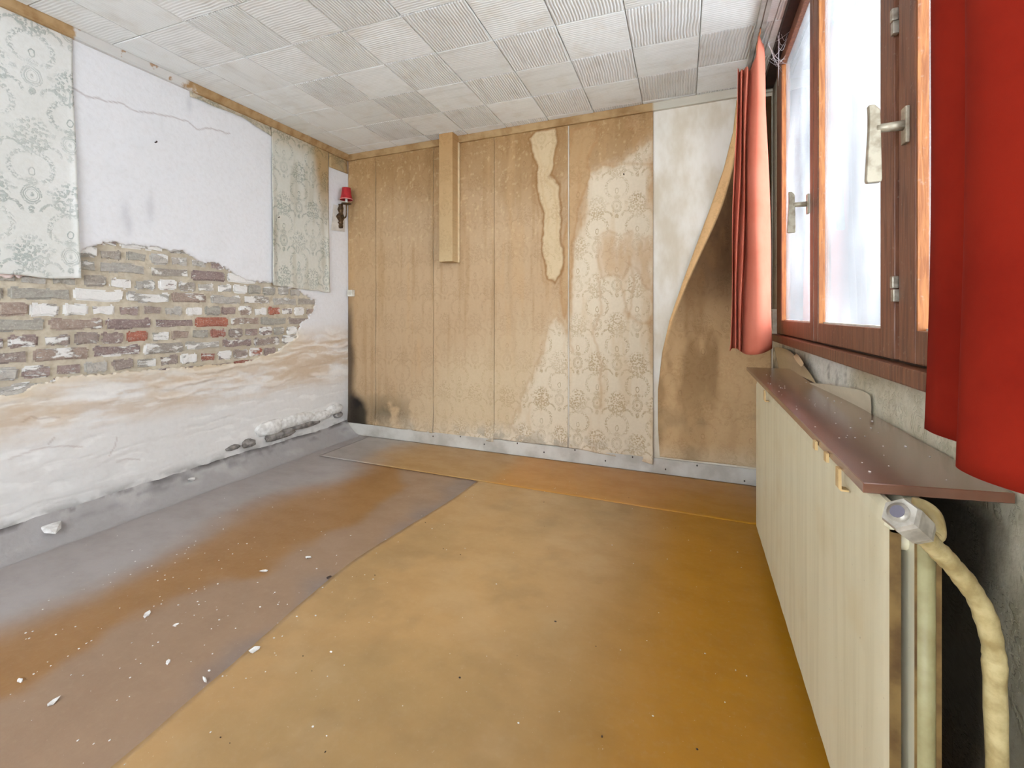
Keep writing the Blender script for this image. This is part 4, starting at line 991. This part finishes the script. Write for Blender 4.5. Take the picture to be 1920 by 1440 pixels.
chips = [(97, 997, .055, 'largest white triangular plaster flake beside the left wall', 0), (358, 903, .028, 'white plaster chip near the left skirting, below the rubble', 0), (578, 1048, .016, 'small white pebble chip on the brown vinyl, farther of two', 0),
 (495, 1073, .015, 'small white chip nearer the left, beside the farther pebble chip', 0), (478, 1224, .022, 'long thin white flake at the raised vinyl edge', 1), (100, 1350, .014, 'pinkish white chip in the bottom left corner', 0),
 (276, 1155, .017, 'pale crumbled chip in the middle of the taupe vinyl', 0), (330, 1174, .010, 'tiny round chip right of the pale crumbled chip', 0), (384, 1278, .012, 'thin sliver left of the long white flake', 1), (37, 1282, .014, 'white chip by the left picture edge', 1), (315, 1242, .010, 'pale crumb on the taupe vinyl, below the crumbled chip', 0), (617, 1085, .011, 'single dark crumb beside the vinyl edge', 2)]
for i, (u, v, r_, lab, kd) in enumerate(chips):
    x, y, z = on_fillet(u, v); z += .0030 if x > -1.33 else .0004
    o = lump('plaster_chip' if kd != 2 else 'dark_crumb', (0, 0, 0), r_, r_*(.3 if kd == 1 else .55), r_*.35, 40+i, M_chip if kd != 2 else M_black, None, rng.uniform(0, 3), 1, .35)
    zmin = min(q.co.z for q in o.data.vertices); o.location = (x, y, z-zmin); tag(o, lab, 'debris' if kd == 2 else 'plaster chip', 'plaster chips on the floor')
# crumbs nobody could count
def crumbs(name, n, mat, size, seed, reg, label):
    r = random.Random(seed); bm = bmesh.new()
    while n:
        x, y = reg(r)
        if not (XL+.08 < x < .22 and .45 < y < 2.95): continue
        s_ = size*r.uniform(.4, 1.3); z = .0035 if (x > -1.36) else .0008
        if y > 2.48: z = .0068
        q = bmesh.ops.create_icosphere(bm, subdivisions=1, radius=s_)['verts']; kx = r.uniform(.6, 1.6)
        for v in q: v.co = Vector((x+v.co.x*kx, y+v.co.y, z+v.co.z*.45+s_*.2))
        n -= 1
    o = from_bm(name, bm, mat); tag(o, label, 'debris', kind='stuff')
crumbs('plaster_crumbs', 230, M_chip, .0026, 5, lambda r: (r.gauss(-1.75, .45), r.gauss(.95, .45)), 'white plaster crumbs scattered over the left of the floor')
crumbs('sparse_crumbs', 80, M_chip, .0022, 6, lambda r: (r.uniform(-1.3, .2), r.uniform(.5, 2.7)), 'sparse pale crumbs scattered over the ochre vinyl')
crumbs('dark_crumbs', 26, M_black, .0028, 7, lambda r: (r.uniform(-1.3, .2), r.uniform(.5, 2.6)), 'dark grit specks scattered over the ochre vinyl')
# bits on the radiator shelf
r = random.Random(3); bm = bmesh.new()
for _ in range(46):
    t = r.random(); x, y = r.uniform(.27, .42), .92+1.3*r.random()**1.6; s_ = r.uniform(.0008, .0024)
    for v in bmesh.ops.create_icosphere(bm, subdivisions=1, radius=s_)['verts']: v.co = Vector((x+v.co.x, y+v.co.y*1.5, zt_s+v.co.z*.5+s_*.4) if False else (x+v.co.x, y+v.co.y*1.5, CH-.268+v.co.z*.5+s_*.4))
tag(from_bm('shelf_crumbs', bm, M_chip), 'pale crumbs of plaster scattered over the brown shelf', 'debris', kind='stuff')
# cobwebs in the top window corner and on the handles
M_web = simple('cobweb_threads', lin(220, 222, 226), .8)
bm = bmesh.new(); r = random.Random(2)
c1 = Vector((.42, 2.66, 2.36)); c2 = Vector((.36, 2.50, 2.30))
for i in range(16):
    a = Vector((.425, r.uniform(2.3, 2.72), r.uniform(2.22, 2.39))); b = Vector((r.uniform(.33, .40), r.uniform(2.4, 2.6), r.uniform(2.28, 2.42)))
    m_ = (a+b)/2-Vector((0, 0, r.uniform(.01, .04))); tube(bm, spline([a, m_, b], 4), .0006, 3, False)
tag(from_bm('cobweb', bm, M_web), 'thin white cobweb threads in the upper far corner of the window', 'cobweb', kind='stuff')
